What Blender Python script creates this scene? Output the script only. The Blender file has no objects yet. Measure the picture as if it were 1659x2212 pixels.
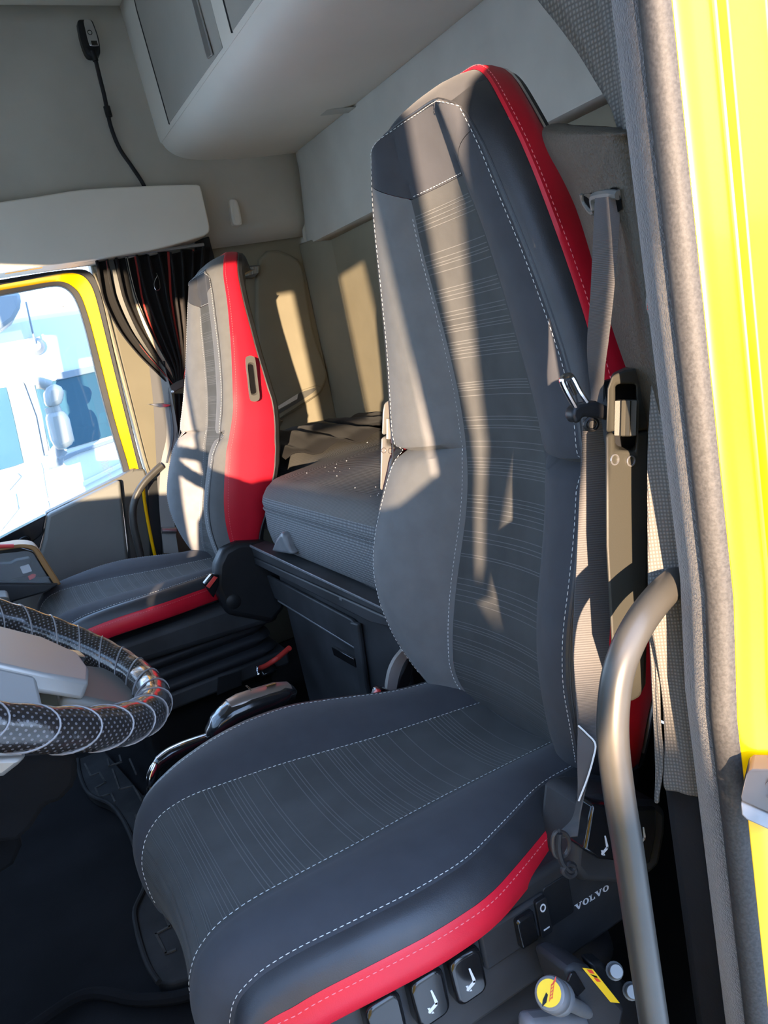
import bpy, bmesh, math, random
from mathutils import Vector as V, Matrix
random.seed(7)
SC = bpy.context.scene
COL = SC.collection
PI = math.pi

# ------------------------------------------------------------------ camera
# world: X rearwards in the cab, Y towards the passenger side, Z up, cab floor at Z=0
FPX, IW, IH = 1661.0, 1659, 2212
YAW, PITCH, ROLL = math.radians(26.25), math.radians(12.9), math.radians(-11.7)
CAM = V((-.68, -.94, 1.15))
_f = V((math.sin(YAW)*math.cos(PITCH), math.cos(YAW)*math.cos(PITCH), -math.sin(PITCH)))
_r = V((math.cos(YAW), -math.sin(YAW), 0)); _u = _r.cross(_f)
RT = _r*math.cos(ROLL) + _u*math.sin(ROLL)
UP = -_r*math.sin(ROLL) + _u*math.cos(ROLL)
cd = bpy.data.cameras.new('camera'); cam = bpy.data.objects.new('camera', cd); COL.objects.link(cam)
cd.sensor_fit = 'HORIZONTAL'; cd.sensor_width = 36; cd.lens = 36*FPX/IW; cd.clip_start = .02; cd.clip_end = 500
cam.matrix_world = Matrix(((RT.x, UP.x, -_f.x, CAM.x), (RT.y, UP.y, -_f.y, CAM.y), (RT.z, UP.z, -_f.z, CAM.z), (0, 0, 0, 1)))
SC.camera = cam

# ------------------------------------------------------------------ light
SC.view_settings.view_transform = 'Standard'; SC.view_settings.look = 'None'
SC.view_settings.gamma = 1; SC.view_settings.use_curve_mapping = False
SC.view_settings.exposure = 1.05
SUN_AZ, SUN_EL = math.radians(27.5), math.radians(4.6)
SUND = V((math.sin(SUN_AZ)*math.cos(SUN_EL), math.cos(SUN_AZ)*math.cos(SUN_EL), -math.sin(SUN_EL)))
sl = bpy.data.lights.new('sun', 'SUN'); sl.energy = 19; sl.angle = math.radians(.5); sl.color = (1, .73, .50)
so = bpy.data.objects.new('sun', sl); COL.objects.link(so); so.location = (-6, -12, 3)
so.rotation_euler = SUND.to_track_quat('-Z', 'Y').to_euler()
w = bpy.data.worlds.new('sky'); SC.world = w; w.use_nodes = True
nt = w.node_tree; nt.nodes.clear()
_o = nt.nodes.new('ShaderNodeOutputWorld'); _b = nt.nodes.new('ShaderNodeBackground')
_tc = nt.nodes.new('ShaderNodeTexCoord'); _sx = nt.nodes.new('ShaderNodeSeparateXYZ'); _cr = nt.nodes.new('ShaderNodeValToRGB')
nt.links.new(_tc.outputs['Generated'], _sx.inputs[0]); nt.links.new(_sx.outputs['Z'], _cr.inputs[0])
_cr.color_ramp.elements[0].position = 0; _cr.color_ramp.elements[0].color = (.52, .68, .93, 1)
_cr.color_ramp.elements[1].position = .7; _cr.color_ramp.elements[1].color = (.34, .53, .92, 1)
nt.links.new(_cr.outputs[0], _b.inputs[0]); _b.inputs[1].default_value = 3.9
nt.links.new(_b.outputs[0], _o.inputs[0])

# ------------------------------------------------------------------ helpers
def at(px, py, X=None, Y=None, Z=None, D=None):
    d = _f + RT*((px-829.5)/FPX) - UP*((py-1106.0)/FPX)
    if X is not None: t = (X-CAM.x)/d.x
    elif Y is not None: t = (Y-CAM.y)/d.y
    elif Z is not None: t = (Z-CAM.z)/d.z
    else: t = D
    return CAM + d*t
def atl(pts, **k): return [at(x, y, **k) for x, y in pts]
def lerp(a, b, t): return a + (b-a)*t
def itp(x, xs, ys):
    if x <= xs[0]: return ys[0]
    for i in range(len(xs)-1):
        if x <= xs[i+1]: return lerp(ys[i], ys[i+1], (x-xs[i])/(xs[i+1]-xs[i]))
    return ys[-1]
def smooth_itp(xs, ys, n=300):
    # table smoothed once by a moving average: returns a function
    lo, hi = xs[0], xs[-1]; k = 9
    g = [itp(lo+(hi-lo)*i/n, xs, ys) for i in range(n+1)]
    s = [sum(g[max(0, i-min(k, i, n-i)):i+min(k, i, n-i)+1])/(2*min(k, i, n-i)+1) for i in range(n+1)]
    def fn(x):
        t = max(0, min(1, (x-lo)/(hi-lo)))*n; i = min(n-1, int(t)); return lerp(s[i], s[i+1], t-i)
    return fn
def crom(pts, n=6, closed=False):
    P = [V(p) for p in pts]; m = len(P); out = []
    for i in range(m if closed else m-1):
        p0 = P[(i-1) % m] if closed or i > 0 else P[0]*2-P[1]
        p1, p2 = P[i], P[(i+1) % m]
        p3 = P[(i+2) % m] if closed or i+2 < m else P[-1]*2-P[-2]
        for j in range(n):
            t = j/n
            out.append(.5*((2*p1) + (p2-p0)*t + (2*p0-5*p1+4*p2-p3)*t*t + (3*p1-p0-3*p2+p3)*t**3))
    if not closed: out.append(P[-1].copy())
    return out

def tag(o, label=None, cat=None, group=None, kind=None):
    if label: o['label'] = label
    if cat: o['category'] = cat
    if group: o['group'] = group
    if kind: o['kind'] = kind
    return o
def thing(name, label, cat, loc, group=None):
    o = bpy.data.objects.new(name, None); COL.objects.link(o); o.location = V(loc); o.empty_display_size = .05
    return tag(o, label, cat, group)
def parent_to(o, p):
    o.parent = p
    W = Matrix.Identity(4); q = p
    while q is not None:
        W = q.matrix_basis @ W if q.parent is None else (q.matrix_parent_inverse @ q.matrix_basis) @ W
        q = q.parent
    o.matrix_parent_inverse = W.inverted()

class MB:
    def __init__(s): s.v = []; s.f = []; s.uv = {}
    def add(s, vs, fs):
        b = len(s.v); s.v += [V(p) for p in vs]; s.f += [tuple(b+i for i in f) for f in fs]; return b
    def grid(s, rows, cu=False, cv=False):
        n, m = len(rows), len(rows[0]); b = len(s.v)
        for i, r in enumerate(rows):
            for j, p in enumerate(r):
                s.uv[len(s.v)] = (j/(m-1 if m > 1 else 1), i/(n-1 if n > 1 else 1)); s.v.append(V(p))
        for i in range(n if cv else n-1):
            for j in range(m if cu else m-1):
                s.f.append((b+i*m+j, b+i*m+(j+1) % m, b+((i+1) % n)*m+(j+1) % m, b+((i+1) % n)*m+j))
        return s
    def box(s, c, sz, ax=None):
        c = V(c); ax = ax or (V((1, 0, 0)), V((0, 1, 0)), V((0, 0, 1))); hx, hy, hz = sz[0]/2, sz[1]/2, sz[2]/2
        vs = [c+ax[0]*(hx*i)+ax[1]*(hy*j)+ax[2]*(hz*k) for i in (-1, 1) for j in (-1, 1) for k in (-1, 1)]
        s.add(vs, [(0, 1, 3, 2), (4, 6, 7, 5), (0, 4, 5, 1), (2, 3, 7, 6), (0, 2, 6, 4), (1, 5, 7, 3)]); return s
    def prism(s, poly, off):
        n = len(poly); off = V(off); vs = [V(p) for p in poly] + [V(p)+off for p in poly]
        s.add(vs, [tuple(range(n-1, -1, -1)), tuple(range(n, 2*n))] + [(i, (i+1) % n, n+(i+1) % n, n+i) for i in range(n)]); return s
    def strip(s, A, B, off):
        # closed slab between two polylines A and B, thickness off
        off = V(off); n = len(A)
        rows = [A, B, [p+off for p in B], [p+off for p in A]]
        b = len(s.v); s.grid(rows, cv=True)
        s.f.append((b, b+n, b+2*n, b+3*n)); s.f.append((b+n-1, b+4*n-1, b+3*n-1, b+2*n-1)); return s
    def tube(s, path, r, n=10, caps=True, flat=None):
        P = [V(p) for p in path]; rr = r if hasattr(r, '__len__') else [r]*len(P)
        t0 = (P[1]-P[0]).normalized(); nx = t0.orthogonal().normalized()
        if flat is not None: nx = (V(flat)-t0*V(flat).dot(t0)).normalized()
        rows = []
        for i, p in enumerate(P):
            t = (P[min(i+1, len(P)-1)]-P[max(i-1, 0)]).normalized()
            nx = (nx-t*nx.dot(t)).normalized(); ny = t.cross(nx)
            rows.append([p+nx*(rr[i]*math.cos(a))+ny*(rr[i]*math.sin(a)) for a in [2*PI*k/n for k in range(n)]])
        b = len(s.v); s.grid(rows, cu=True)
        if caps:
            s.f.append(tuple(b+k for k in range(n-1, -1, -1))); e = b+(len(P)-1)*n; s.f.append(tuple(e+k for k in range(n)))
        return s
    def lathe(s, o, d, prof, n=20):
        o = V(o); d = V(d).normalized(); x = d.orthogonal().normalized(); y = d.cross(x)
        rows = [[o+d*h+(x*math.cos(a)+y*math.sin(a))*max(r, 1e-5) for a in [2*PI*k/n for k in range(n)]] for r, h in prof]
        return s.grid(rows, cu=True)
    def ribbon(s, L, R, th=.0015):
        A = [V(p) for p in L]; B = [V(p) for p in R]; rows = [[], [], [], []]
        for i in range(len(A)):
            t = (A[min(i+1, len(A)-1)]-A[max(i-1, 0)]); n = t.cross(B[i]-A[i]); n = n.normalized() if n.length > 1e-9 else V((1, 0, 0))
            rows[0].append(A[i]-n*th/2); rows[1].append(B[i]-n*th/2); rows[2].append(B[i]+n*th/2); rows[3].append(A[i]+n*th/2)
        b = len(s.v); m = len(A); s.grid(rows, cv=True)
        s.f.append((b, b+m, b+2*m, b+3*m)); s.f.append((b+m-1, b+4*m-1, b+3*m-1, b+2*m-1))
        return s
    def build(s, name, mat, parent=None, smooth=True, bevel=0, seg=2, solid=0, sharp=38, label=None):
        me = bpy.data.meshes.new(name); me.from_pydata([tuple(p) for p in s.v], [], s.f); 
        if s.uv:
            ul = me.uv_layers.new(name='UVMap')
            for lp in me.loops: ul.data[lp.index].uv = s.uv.get(lp.vertex_index, (0, 0))
        me.validate(); me.update()
        bm = bmesh.new(); bm.from_mesh(me); bmesh.ops.recalc_face_normals(bm, faces=bm.faces[:]) if not getattr(s, 'keep', False) else None
        bm.to_mesh(me); bm.free()
        if smooth:
            for p in me.polygons: p.use_smooth = True
            me.set_sharp_from_angle(angle=math.radians(sharp))
        me.materials.append(M[mat] if isinstance(mat, str) else mat)
        o = bpy.data.objects.new(name, me); COL.objects.link(o)
        if solid: md = o.modifiers.new('thick', 'SOLIDIFY'); md.thickness = abs(solid); md.offset = 1 if solid > 0 else -1
        if bevel: md = o.modifiers.new('bevel', 'BEVEL'); md.width = bevel; md.segments = seg; md.limit_method = 'ANGLE'; md.angle_limit = math.radians(40)
        if parent: parent_to(o, parent)
        if label: o['label'] = label
        return o
def struct(o): o['kind'] = 'structure'; return o
def rrect(c, ax, ay, w, h, r, n=5):
    # rounded rectangle outline in the plane of unit vectors ax, ay
    c, ax, ay = V(c), V(ax), V(ay); out = []
    for sx, sy, a0 in ((1, 1, 0), (-1, 1, 90), (-1, -1, 180), (1, -1, 270)):
        for k in range(n+1):
            a = math.radians(a0+90*k/n); out.append(c+ax*(sx*(w/2-r)+r*math.cos(a))+ay*(sy*(h/2-r)+r*math.sin(a)))
    return out

# ------------------------------------------------------------------ materials
M = {}
def mat(name, col, rough=.6, metal=0, mott=0, mscale=6, bump=0, bscale=400, sheen=0, spec=.5, coat=0, trans=0, ior=1.45, alpha=1, emit=0, col2=None, weave=None, bdist=.001):
    m = bpy.data.materials.new(name); m.use_nodes = True; t = m.node_tree; b = t.nodes['Principled BSDF']
    b.inputs['Base Color'].default_value = (*col, 1); b.inputs['Roughness'].default_value = rough; b.inputs['Metallic'].default_value = metal
    b.inputs['Specular IOR Level'].default_value = spec; b.inputs['IOR'].default_value = ior
    if coat: b.inputs['Coat Weight'].default_value = coat; b.inputs['Coat Roughness'].default_value = .08
    if sheen: b.inputs['Sheen Weight'].default_value = sheen; b.inputs['Sheen Roughness'].default_value = .5
    if trans: b.inputs['Transmission Weight'].default_value = trans
    if alpha < 1: b.inputs['Alpha'].default_value = alpha
    if emit: b.inputs['Emission Color'].default_value = (*col, 1); b.inputs['Emission Strength'].default_value = emit
    tc = t.nodes.new('ShaderNodeTexCoord'); src = tc.outputs['Object']
    colsock = None
    if mott or col2:
        nz = t.nodes.new('ShaderNodeTexNoise'); nz.inputs['Scale'].default_value = mscale; nz.inputs['Detail'].default_value = 5
        t.links.new(src, nz.inputs['Vector'])
        mx = t.nodes.new('ShaderNodeMix'); mx.data_type = 'RGBA'
        c2 = col2 or tuple(c*(1-mott) for c in col); c1 = col if col2 else tuple(min(1, c*(1+mott)) for c in col)
        mx.inputs[6].default_value = (*c1, 1); mx.inputs[7].default_value = (*c2, 1)
        rp = t.nodes.new('ShaderNodeMapRange'); rp.inputs[1].default_value = .35; rp.inputs[2].default_value = .65
        t.links.new(nz.outputs['Fac'], rp.inputs[0]); t.links.new(rp.outputs[0], mx.inputs[0]); colsock = mx.outputs[2]
        t.links.new(colsock, b.inputs['Base Color'])
    hs = None
    if bump:
        nb = t.nodes.new('ShaderNodeTexNoise'); nb.inputs['Scale'].default_value = bscale; nb.inputs['Detail'].default_value = 3
        t.links.new(src, nb.inputs['Vector']); hs = nb.outputs['Fac']
    if weave:   # (light colour, kind, scale u, scale v, uses uv)
        lc, kind, su, sv, useuv = weave
        sp = t.nodes.new('ShaderNodeSeparateXYZ'); t.links.new(tc.outputs['UV'] if useuv else src, sp.inputs[0])
        def sn(sock, sc):
            a = t.nodes.new('ShaderNodeMath'); a.operation = 'MULTIPLY'; a.inputs[1].default_value = sc*2*PI; t.links.new(sock, a.inputs[0])
            s2 = t.nodes.new('ShaderNodeMath'); s2.operation = 'SINE'; t.links.new(a.outputs[0], s2.inputs[0]); return s2.outputs[0]
        def op(o, a, bb):
            q = t.nodes.new('ShaderNodeMath'); q.operation = o
            for i, z in enumerate((a, bb)):
                if isinstance(z, (int, float)): q.inputs[i].default_value = z
                else: t.links.new(z, q.inputs[i])
            return q.outputs[0]
        if useuv: U, W = sp.outputs['X'], sp.outputs['Y']
        else: U, W = op('SUBTRACT', sp.outputs['X'], sp.outputs['Y']), sp.outputs['Z']
        if kind == 'dots': fac = op('GREATER_THAN', op('MULTIPLY', sn(U, su), sn(W, sv)), .55)
        elif kind == 'rib': fac = op('MULTIPLY', op('ADD', sn(U, su), 1), .5)
        elif kind == 'waffle': fac = op('MAXIMUM', op('MULTIPLY', op('ADD', sn(U, su), 1), .5), op('MULTIPLY', op('ADD', sn(W, sv), 1), .5))
        elif kind == 'waffle2': fac = op('POWER', op('MULTIPLY', op('MULTIPLY', op('ADD', sn(U, su), 1), .5), op('MULTIPLY', op('ADD', sn(W, sv), 1), .5)), .7)
        mx2 = t.nodes.new('ShaderNodeMix'); mx2.data_type = 'RGBA'; mx2.inputs[7].default_value = (*lc, 1)
        if colsock: t.links.new(colsock, mx2.inputs[6])
        else: mx2.inputs[6].default_value = (*col, 1)
        t.links.new(fac, mx2.inputs[0]); t.links.new(mx2.outputs[2], b.inputs['Base Color'])
        hs = fac if hs is None else op('ADD', fac, hs); bump = bump or .4
    if hs is not None:
        bn = t.nodes.new('ShaderNodeBump'); bn.inputs['Strength'].default_value = bump; bn.inputs['Distance'].default_value = bdist
        t.links.new(hs, bn.inputs['Height']); t.links.new(bn.outputs['Normal'], b.inputs['Normal'])
    M[name] = m; return m
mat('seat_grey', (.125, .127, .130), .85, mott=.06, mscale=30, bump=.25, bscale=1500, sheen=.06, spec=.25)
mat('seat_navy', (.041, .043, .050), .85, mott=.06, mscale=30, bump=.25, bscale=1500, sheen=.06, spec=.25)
mat('seat_panel', (.050, .052, .052), .88, mott=.12, mscale=18, bump=.35, bscale=1100, sheen=.06, spec=.25)
mat('stripe_thread', (.10, .103, .102), .8, bump=.3, bscale=900)
mat('stitch_white', (.62, .63, .62), .7)
mat('stitch_red', (.75, .18, .2), .7)
mat('leather_black', (.030, .031, .035), .42, mott=.1, mscale=25, bump=.2, bscale=700)
mat('leather_red', (.56, .010, .028), .45, mott=.06, mscale=10, bump=.15, bscale=700)
mat('plastic_black', (.011, .0115, .013), .45, spec=.35, mott=.1, mscale=14, bump=.1, bscale=900)
mat('plastic_dusty', (.027, .028, .031), .6, spec=.35, mott=.35, mscale=7, bump=.12, bscale=700)
mat('gloss_black', (.009, .009, .010), .16, coat=.3)
mat('plastic_grey', (.09, .088, .08), .5, bump=.15, bscale=900)
mat('rubber', (.015, .015, .017), .62, spec=.35, mott=.2, mscale=8)
mat('bellows', (.019, .020, .024), .55, spec=.35, mott=.15, mscale=6)
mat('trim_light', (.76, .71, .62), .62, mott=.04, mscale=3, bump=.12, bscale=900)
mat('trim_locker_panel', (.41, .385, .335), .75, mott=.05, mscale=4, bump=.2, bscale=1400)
mat('trim_fabric', (.46, .435, .375), .92, mott=.10, mscale=2.5, bump=.3, bscale=900, sheen=.15)
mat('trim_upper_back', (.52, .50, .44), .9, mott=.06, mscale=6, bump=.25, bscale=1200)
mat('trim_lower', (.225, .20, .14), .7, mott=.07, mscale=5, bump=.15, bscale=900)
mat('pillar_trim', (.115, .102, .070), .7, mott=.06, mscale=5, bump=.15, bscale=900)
mat('ceiling_fabric', (.60, .54, .42), .95, mott=.06, mscale=4, bump=.25, bscale=1100)
mat('door_panel', (.15, .15, .14), .6, mott=.06, mscale=6, bump=.15, bscale=900)
mat('yellow_paint', (.93, .50, .0), .3, coat=.2, spec=.4)
mat('seal_flock', (.022, .021, .020), .95, mott=.7, mscale=260, bump=.7, bscale=500, sheen=.4, bdist=.002)
mat('seal_rubber', (.032, .031, .030), .6, mott=.25, mscale=420, spec=.3, bump=.3, bscale=200)
mat('pillar_leather', (.038, .031, .021), .52, spec=.3, mott=.22, mscale=9, bump=1.0, bscale=330, bdist=.0015)
mat('curtain_waffle', (.068, .064, .058), .9, weave=((.15, .14, .125), 'waffle2', 260, 300, False), bump=.5)
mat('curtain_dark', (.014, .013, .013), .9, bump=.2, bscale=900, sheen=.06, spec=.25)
mat('curtain_cream', (.55, .45, .34), .9)
mat('curtain_red', (.45, .05, .04), .9)
mat('mattress', (.07, .073, .078), .88, weave=((.25, .26, .27), 'waffle2', 150, 170, False), bump=.5)
mat('mattress_top', (.075, .072, .068), .9, mott=.3, mscale=5, weave=((.15, .146, .14), 'rib', 90, 1, True), bump=.3)
mat('webbing', (.034, .033, .034), .62, weave=((.058, .056, .057), 'rib', 260, 1, True), bump=.25)
mat('webbing_dark', (.05, .05, .055), .6)
mat('webbing_light', (.20, .19, .175), .65)
mat('rail_metal', (.056, .053, .047), .36, metal=.3, mott=.12, mscale=14)
mat('chrome', (.72, .73, .75), .14, metal=1)
mat('chrome_brushed', (.52, .52, .53), .3, metal=.9)
mat('steel_worn', (.034, .031, .030), .42, spec=.35, mott=.15, mscale=20)
mat('silver_paint', (.30, .295, .285), .4, metal=.4)
mat('armrest_grey', (.026, .025, .020), .5, spec=.3, bump=.12, bscale=900)
mat('wheel_cover', (.014, .012, .0115), .2, weave=((.085, .08, .085), 'dots', 200, 17, True), bump=.3, coat=.4, bdist=.0006)
mat('wheel_seam', (.16, .15, .15), .4)
mat('carpet', (.0085, .0085, .0095), .95, spec=.2, mott=.3, mscale=5, bump=.5, bscale=250)
mat('mat_rubber', (.020, .0195, .020), .75, spec=.3, mott=.35, mscale=12, bump=.3, bscale=160)
mat('mat_dust', (.055, .051, .047), .9, mott=.4, mscale=25)
mat('buckle_red', (.65, .06, .05), .35)
mat('white_print', (.55, .57, .60), .6)
mat('sticker_yellow', (.85, .55, .02), .45)
mat('sticker_red', (.70, .06, .03), .45)
mat('truck_white', (.50, .50, .50), .3, coat=.3)
mat('truck_glass', (.03, .075, .11), .08, coat=.6)
mat('truck_grey', (.16, .175, .20), .4)
mat('truck_mirror', (.20, .195, .19), .4)
mat('truck_grille', (.22, .22, .2), .6, weave=((.5, .48, .42), 'waffle', 40, 40, False))
mat('ground', (.58, .54, .47), .9, mott=.2, mscale=.4)
mat('wood_edge', (.30, .15, .05), .45)
mat('clear_plastic', (.75, .8, .85), .15, trans=.3, alpha=.12)
mat('lamp_lens', (.75, .74, .66), .12, trans=.5, weave=((.3, .3, .27), 'rib', 14, 1, True))
mat('copper', (.20, .165, .145), .34, metal=.6)
mat('red_cable', (.55, .04, .03), .5)
mat('metal_zinc', (.24, .26, .27), .45, metal=.3)
mat('dust_white', (.6, .6, .58), .9)
mat('knob_gloss', (.10, .105, .115), .12, metal=.6)
mat('void_black', (.003, .003, .003), .9, spec=.05)
mat('knob_grey', (.14, .145, .155), .4, mott=.15, mscale=30)
g = bpy.data.materials.new('window_glass'); g.use_nodes = True; t_ = g.node_tree; t_.nodes.clear()
_oo = t_.nodes.new('ShaderNodeOutputMaterial'); _mx = t_.nodes.new('ShaderNodeMixShader'); _tr = t_.nodes.new('ShaderNodeBsdfTransparent'); _gl = t_.nodes.new('ShaderNodeBsdfGlossy'); _fr = t_.nodes.new('ShaderNodeValue')
_tr.inputs[0].default_value = (.86, .95, .98, 1); _gl.inputs['Roughness'].default_value = .02; _fr.outputs[0].default_value = .05
t_.links.new(_fr.outputs[0], _mx.inputs[0]); t_.links.new(_tr.outputs[0], _mx.inputs[1]); t_.links.new(_gl.outputs[0], _mx.inputs[2]); t_.links.new(_mx.outputs[0], _oo.inputs[0]); M['window_glass'] = g
g2 = g.copy(); g2.name = 'tinted_glass'; g2.node_tree.nodes['Transparent BSDF'].inputs[0].default_value = (.62, .63, .62, 1); M['tinted_glass'] = g2

# ================================================================== SETTING
def plate(name, poly, off, m, parent=None, bevel=.004, **k): return MB().prism(poly, off).build(name, m, parent, bevel=bevel, **k)
# ground outside
b = MB(); b.add([(-60, -60, -1.55), (60, -60, -1.55), (60, 60, -1.55), (-60, 60, -1.55)], [(0, 1, 2, 3)])
struct(tag(b.build('ground', 'ground', smooth=False), 'pale grey yard surface outside the cab', 'ground'))
# cab floor, raised middle floor, rear bunk well
b = MB(); b.box((-.35, .72, -.03), (2.1, 2.6, .06)); struct(b.build('floor', 'carpet', bevel=.01))
# ceiling
b = MB(); b.box((-.33, .72, 2.42), (2.15, 2.62, .06)); struct(b.build('ceiling', 'ceiling_fabric'))
# --- passenger side wall: lower trim with a window hole at the front, upper fabric panel
YW = 2.0
b = MB()
b.box((-.25, YW+.05, .26), (2.0, .06, .60)); b.box((.27, YW+.03, .80), (.86, .06, 1.60))                     # lower trim behind the door
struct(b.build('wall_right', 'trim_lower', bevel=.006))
# upper fabric panel, gently bulged
rows = []
for j in range(15):
    z = lerp(1.585, 2.385, j/14)
    row = []
    for i in range(31):
        x = lerp(-1.25, .695, i/30); y = 1.985 - .02*math.sin(PI*min(1, (z-1.585)/.8))
        y -= .022*math.exp(-((z-1.84)/.10)**2)                    # soft horizontal swell
        if z < 1.60: y += .02
        if i == 30: y += .03
        row.append((x, y, z))
    rows.append(row)
struct(MB().grid(rows).build('wall_right_upper', 'trim_fabric', solid=-.03))
# sidewall corner chamfer and rear wall
b = MB(); b.prism([(.64, 2.0, .72), (.71, 1.80, .72), (.76, 1.84, .72), (.72, 2.03, .72)], (0, 0, .83)); struct(b.build('trim_1', 'trim_lower', bevel=.004))
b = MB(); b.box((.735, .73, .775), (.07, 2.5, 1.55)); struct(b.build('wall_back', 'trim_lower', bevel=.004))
rows = []
for j, (x, z) in enumerate([(.705, 1.545), (.684, 1.552), (.684, 1.57), (.692, 1.62), (.70, 1.75), (.70, 1.90), (.70, 2.40)]):
    row = [(x-.02+.02*0, 1.995, z), (x-.002, 1.985, z), (x, 1.96, z)] + [(x+.0, 1.9-i*.1, z) for i in range(25)]
    rows.append(row)
struct(MB().grid(rows).build('wall_back_upper', 'trim_upper_back', solid=-.02))
# driver side: header above the door opening, body side behind the B pillar
b = MB(); b.box((-.30, -.565, 2.02), (2.1, .07, .78)); struct(b.build('wall_left_header', 'trim_fabric', bevel=.01))
b = MB(); b.box((.32, -.535, 1.2), (.86, .06, 2.4)); struct(b.build('wall_left', 'trim_lower', bevel=.01))
# front: windscreen header, lower bulkhead, passenger A pillar
b = MB(); b.box((-1.33, .72, 2.08), (.06, 2.5, .66)); struct(b.build('wall_front_header', 'trim_fabric', bevel=.01))
b = MB(); b.box((-1.33, .72, .465), (.06, 2.5, .97)); struct(b.build('wall_front', 'plastic_black', bevel=.01))
for k, y in enumerate((-.52, 1.97)):
    b = MB(); b.tube([(-1.33, y, .7), (-1.22, y, 1.8)], .05, 10); struct(b.build('trim_%d' % (2+k), 'plastic_black'))

g3 = g.copy(); g3.name = 'windscreen_glass'; g3.node_tree.nodes['Transparent BSDF'].inputs[0].default_value = (.72, .74, .73, 1); M['windscreen_glass'] = g3
b = MB(); b.box((-1.31, .72, 1.355), (.006, 2.46, .82)); struct(b.build('window_2', 'windscreen_glass', smooth=False))
# --- passenger door with window
P0 = [(-330, 659), (-60, 613), (0, 604), (60, 594), (120, 585), (170, 581), (192, 586), (206, 602), (216, 628), (228, 675), (250, 775), (275, 880), (300, 980), (312, 1020)]
P1 = [(-330, 672), (-60, 625), (0, 615), (60, 604), (115, 593), (150, 589), (176, 594), (193, 610), (205, 636), (219, 688), (244, 790), (269, 890), (294, 990), (303, 1025)]
P2 = [(-330, 686), (-60, 638), (0, 627), (60, 617), (108, 609), (138, 609), (158, 619), (173, 636), (186, 668), (199, 712), (224, 810), (249, 910), (276, 1000), (284, 1035)]
P3 = [(-330, 700), (-60, 650), (0, 638), (60, 627), (110, 618), (135, 619), (154, 632), (167, 655), (179, 690), (191, 735), (214, 830), (240, 925), (265, 1010), (273, 1045)]
def pl(P, Y, n=4): return crom(atl(P, Y=Y), n)
door = tag(thing('passenger_door', 'grey passenger door with yellow painted window frame', 'door', at(150, 1200, Y=1.97)), kind='structure'); door.name = 'door_1'
MB().strip(pl(P0, 1.995), pl(P1, 2.0), (0, .03, 0)).build('door_seal', 'rubber', door, bevel=.003)
MB().strip(pl(P1, 2.004), pl(P2, 2.03), (0, .03, 0)).build('window_frame', 'yellow_paint', door, bevel=.002)
MB().strip(pl(P2, 2.028), pl(P3, 2.034), (0, .03, 0)).build('window_gasket', 'rubber', door, bevel=.002)
BL = [(284, 1018), (200, 1060), (100, 1110), (0, 1162), (-60, 1193), (-330, 1333)]      # belt line
glass_poly = atl([(-330, 694)] + P3[1:-1] + [(268, 1028)] + BL[1:], Y=2.045)
wn = plate('window_1', glass_poly, (0, .004, 0), 'window_glass', bevel=0, smooth=False); struct(wn)
# window markings, too small to read: script strokes, a block of lines and a ringed diamond
gm = MB()
def stroke(P, r=.0008): gm.tube(crom([at(x, y, Y=2.043) for x, y in P], 3), r, 4)
for P in ([(146, 657), (147, 661)], [(142, 658), (143, 662), (140, 663)], [(139, 659), (137, 664), (136, 661)], [(134, 661), (133, 664), (131, 661)], [(129, 660), (128, 664), (125, 664), (124, 662)], [(122, 663), (120, 662)]): stroke(P, .0014)
for P in ([(122, 669), (146, 665)],): stroke(P)
tag(gm.build('glass_script', 'truck_grey', wn), kind='stuff')
gm = MB(); stroke([(218, 1000), (234, 995)], .0014)
for k in range(7): stroke([(219+k*.9, 1003.5+k*3), (235, 999.5+k*2.8)])
for k in range(5): stroke([(232+k*1.2, 1022+k*3), (237+k*1.6, 1020+k*2.8)])
tag(gm.build('glass_print', 'truck_grey', wn), kind='stuff')
gm = MB(); gm.tube([at(240+4*math.cos(a), 1012+4*math.sin(a), Y=2.043) for a in [2*PI*k/18 for k in range(19)]], .0007, 4); gm.tube(atl([(240, 1009), (243, 1012), (240, 1015), (237, 1012), (240, 1009)], Y=2.043), .0007, 4)
tag(gm.build('glass_emblem', 'truck_grey', wn), kind='stuff')
wall_strip = [(312, 1012), (292, 1008), (262, 1030), (262, 1045), (272, 1140), (281, 1250), (320, 1250), (320, 1120)]
MB().prism(atl([(258, 1032), (290, 1014), (312, 1012), (318, 1028), (324, 1100), (330, 1260), (285, 1260), (272, 1140)], Y=1.985), (0, .05, 0)).build('edge_panel', 'plastic_grey', door, bevel=.008)
MB().prism(atl([(260, 1036), (103, 1112), (99, 1135), (95, 1165), (88, 1190), (60, 1240), (-330, 1440), (-330, 1700), (290, 1400), (281, 1240), (276, 1190)], Y=1.945), (0, .08, 0)).build('inner_panel', 'door_panel', door, bevel=.012, seg=3)
MB().prism(atl([(100, 1112), (32, 1147), (-60, 1195), (-330, 1335), (-330, 1440), (-60, 1260), (30, 1200), (60, 1178), (85, 1160), (93, 1150)], Y=1.95), (0, .06, 0)).build('switch_panel', 'gloss_black', door, bevel=.004)
MB().prism(atl([(97, 1142), (70, 1158), (55, 1170), (40, 1195), (60, 1290), (88, 1245), (84, 1190)], Y=1.955), (0, .06, 0)).build('armrest_panel', 'plastic_black', door, bevel=.004)
MB().tube(crom(atl([(32, 1178), (44, 1165), (58, 1160), (64, 1166), (62, 1176), (36, 1190)], Y=1.94), 5), .004, 8).build('door_handle', 'gloss_black', door)
MB().prism(atl([(100, 1108), (258, 1030), (290, 1012), (288, 1022), (262, 1038), (100, 1118)], Y=1.985), (0, .06, 0)).build('window_sill', 'plastic_grey', door, bevel=.003)
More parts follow.
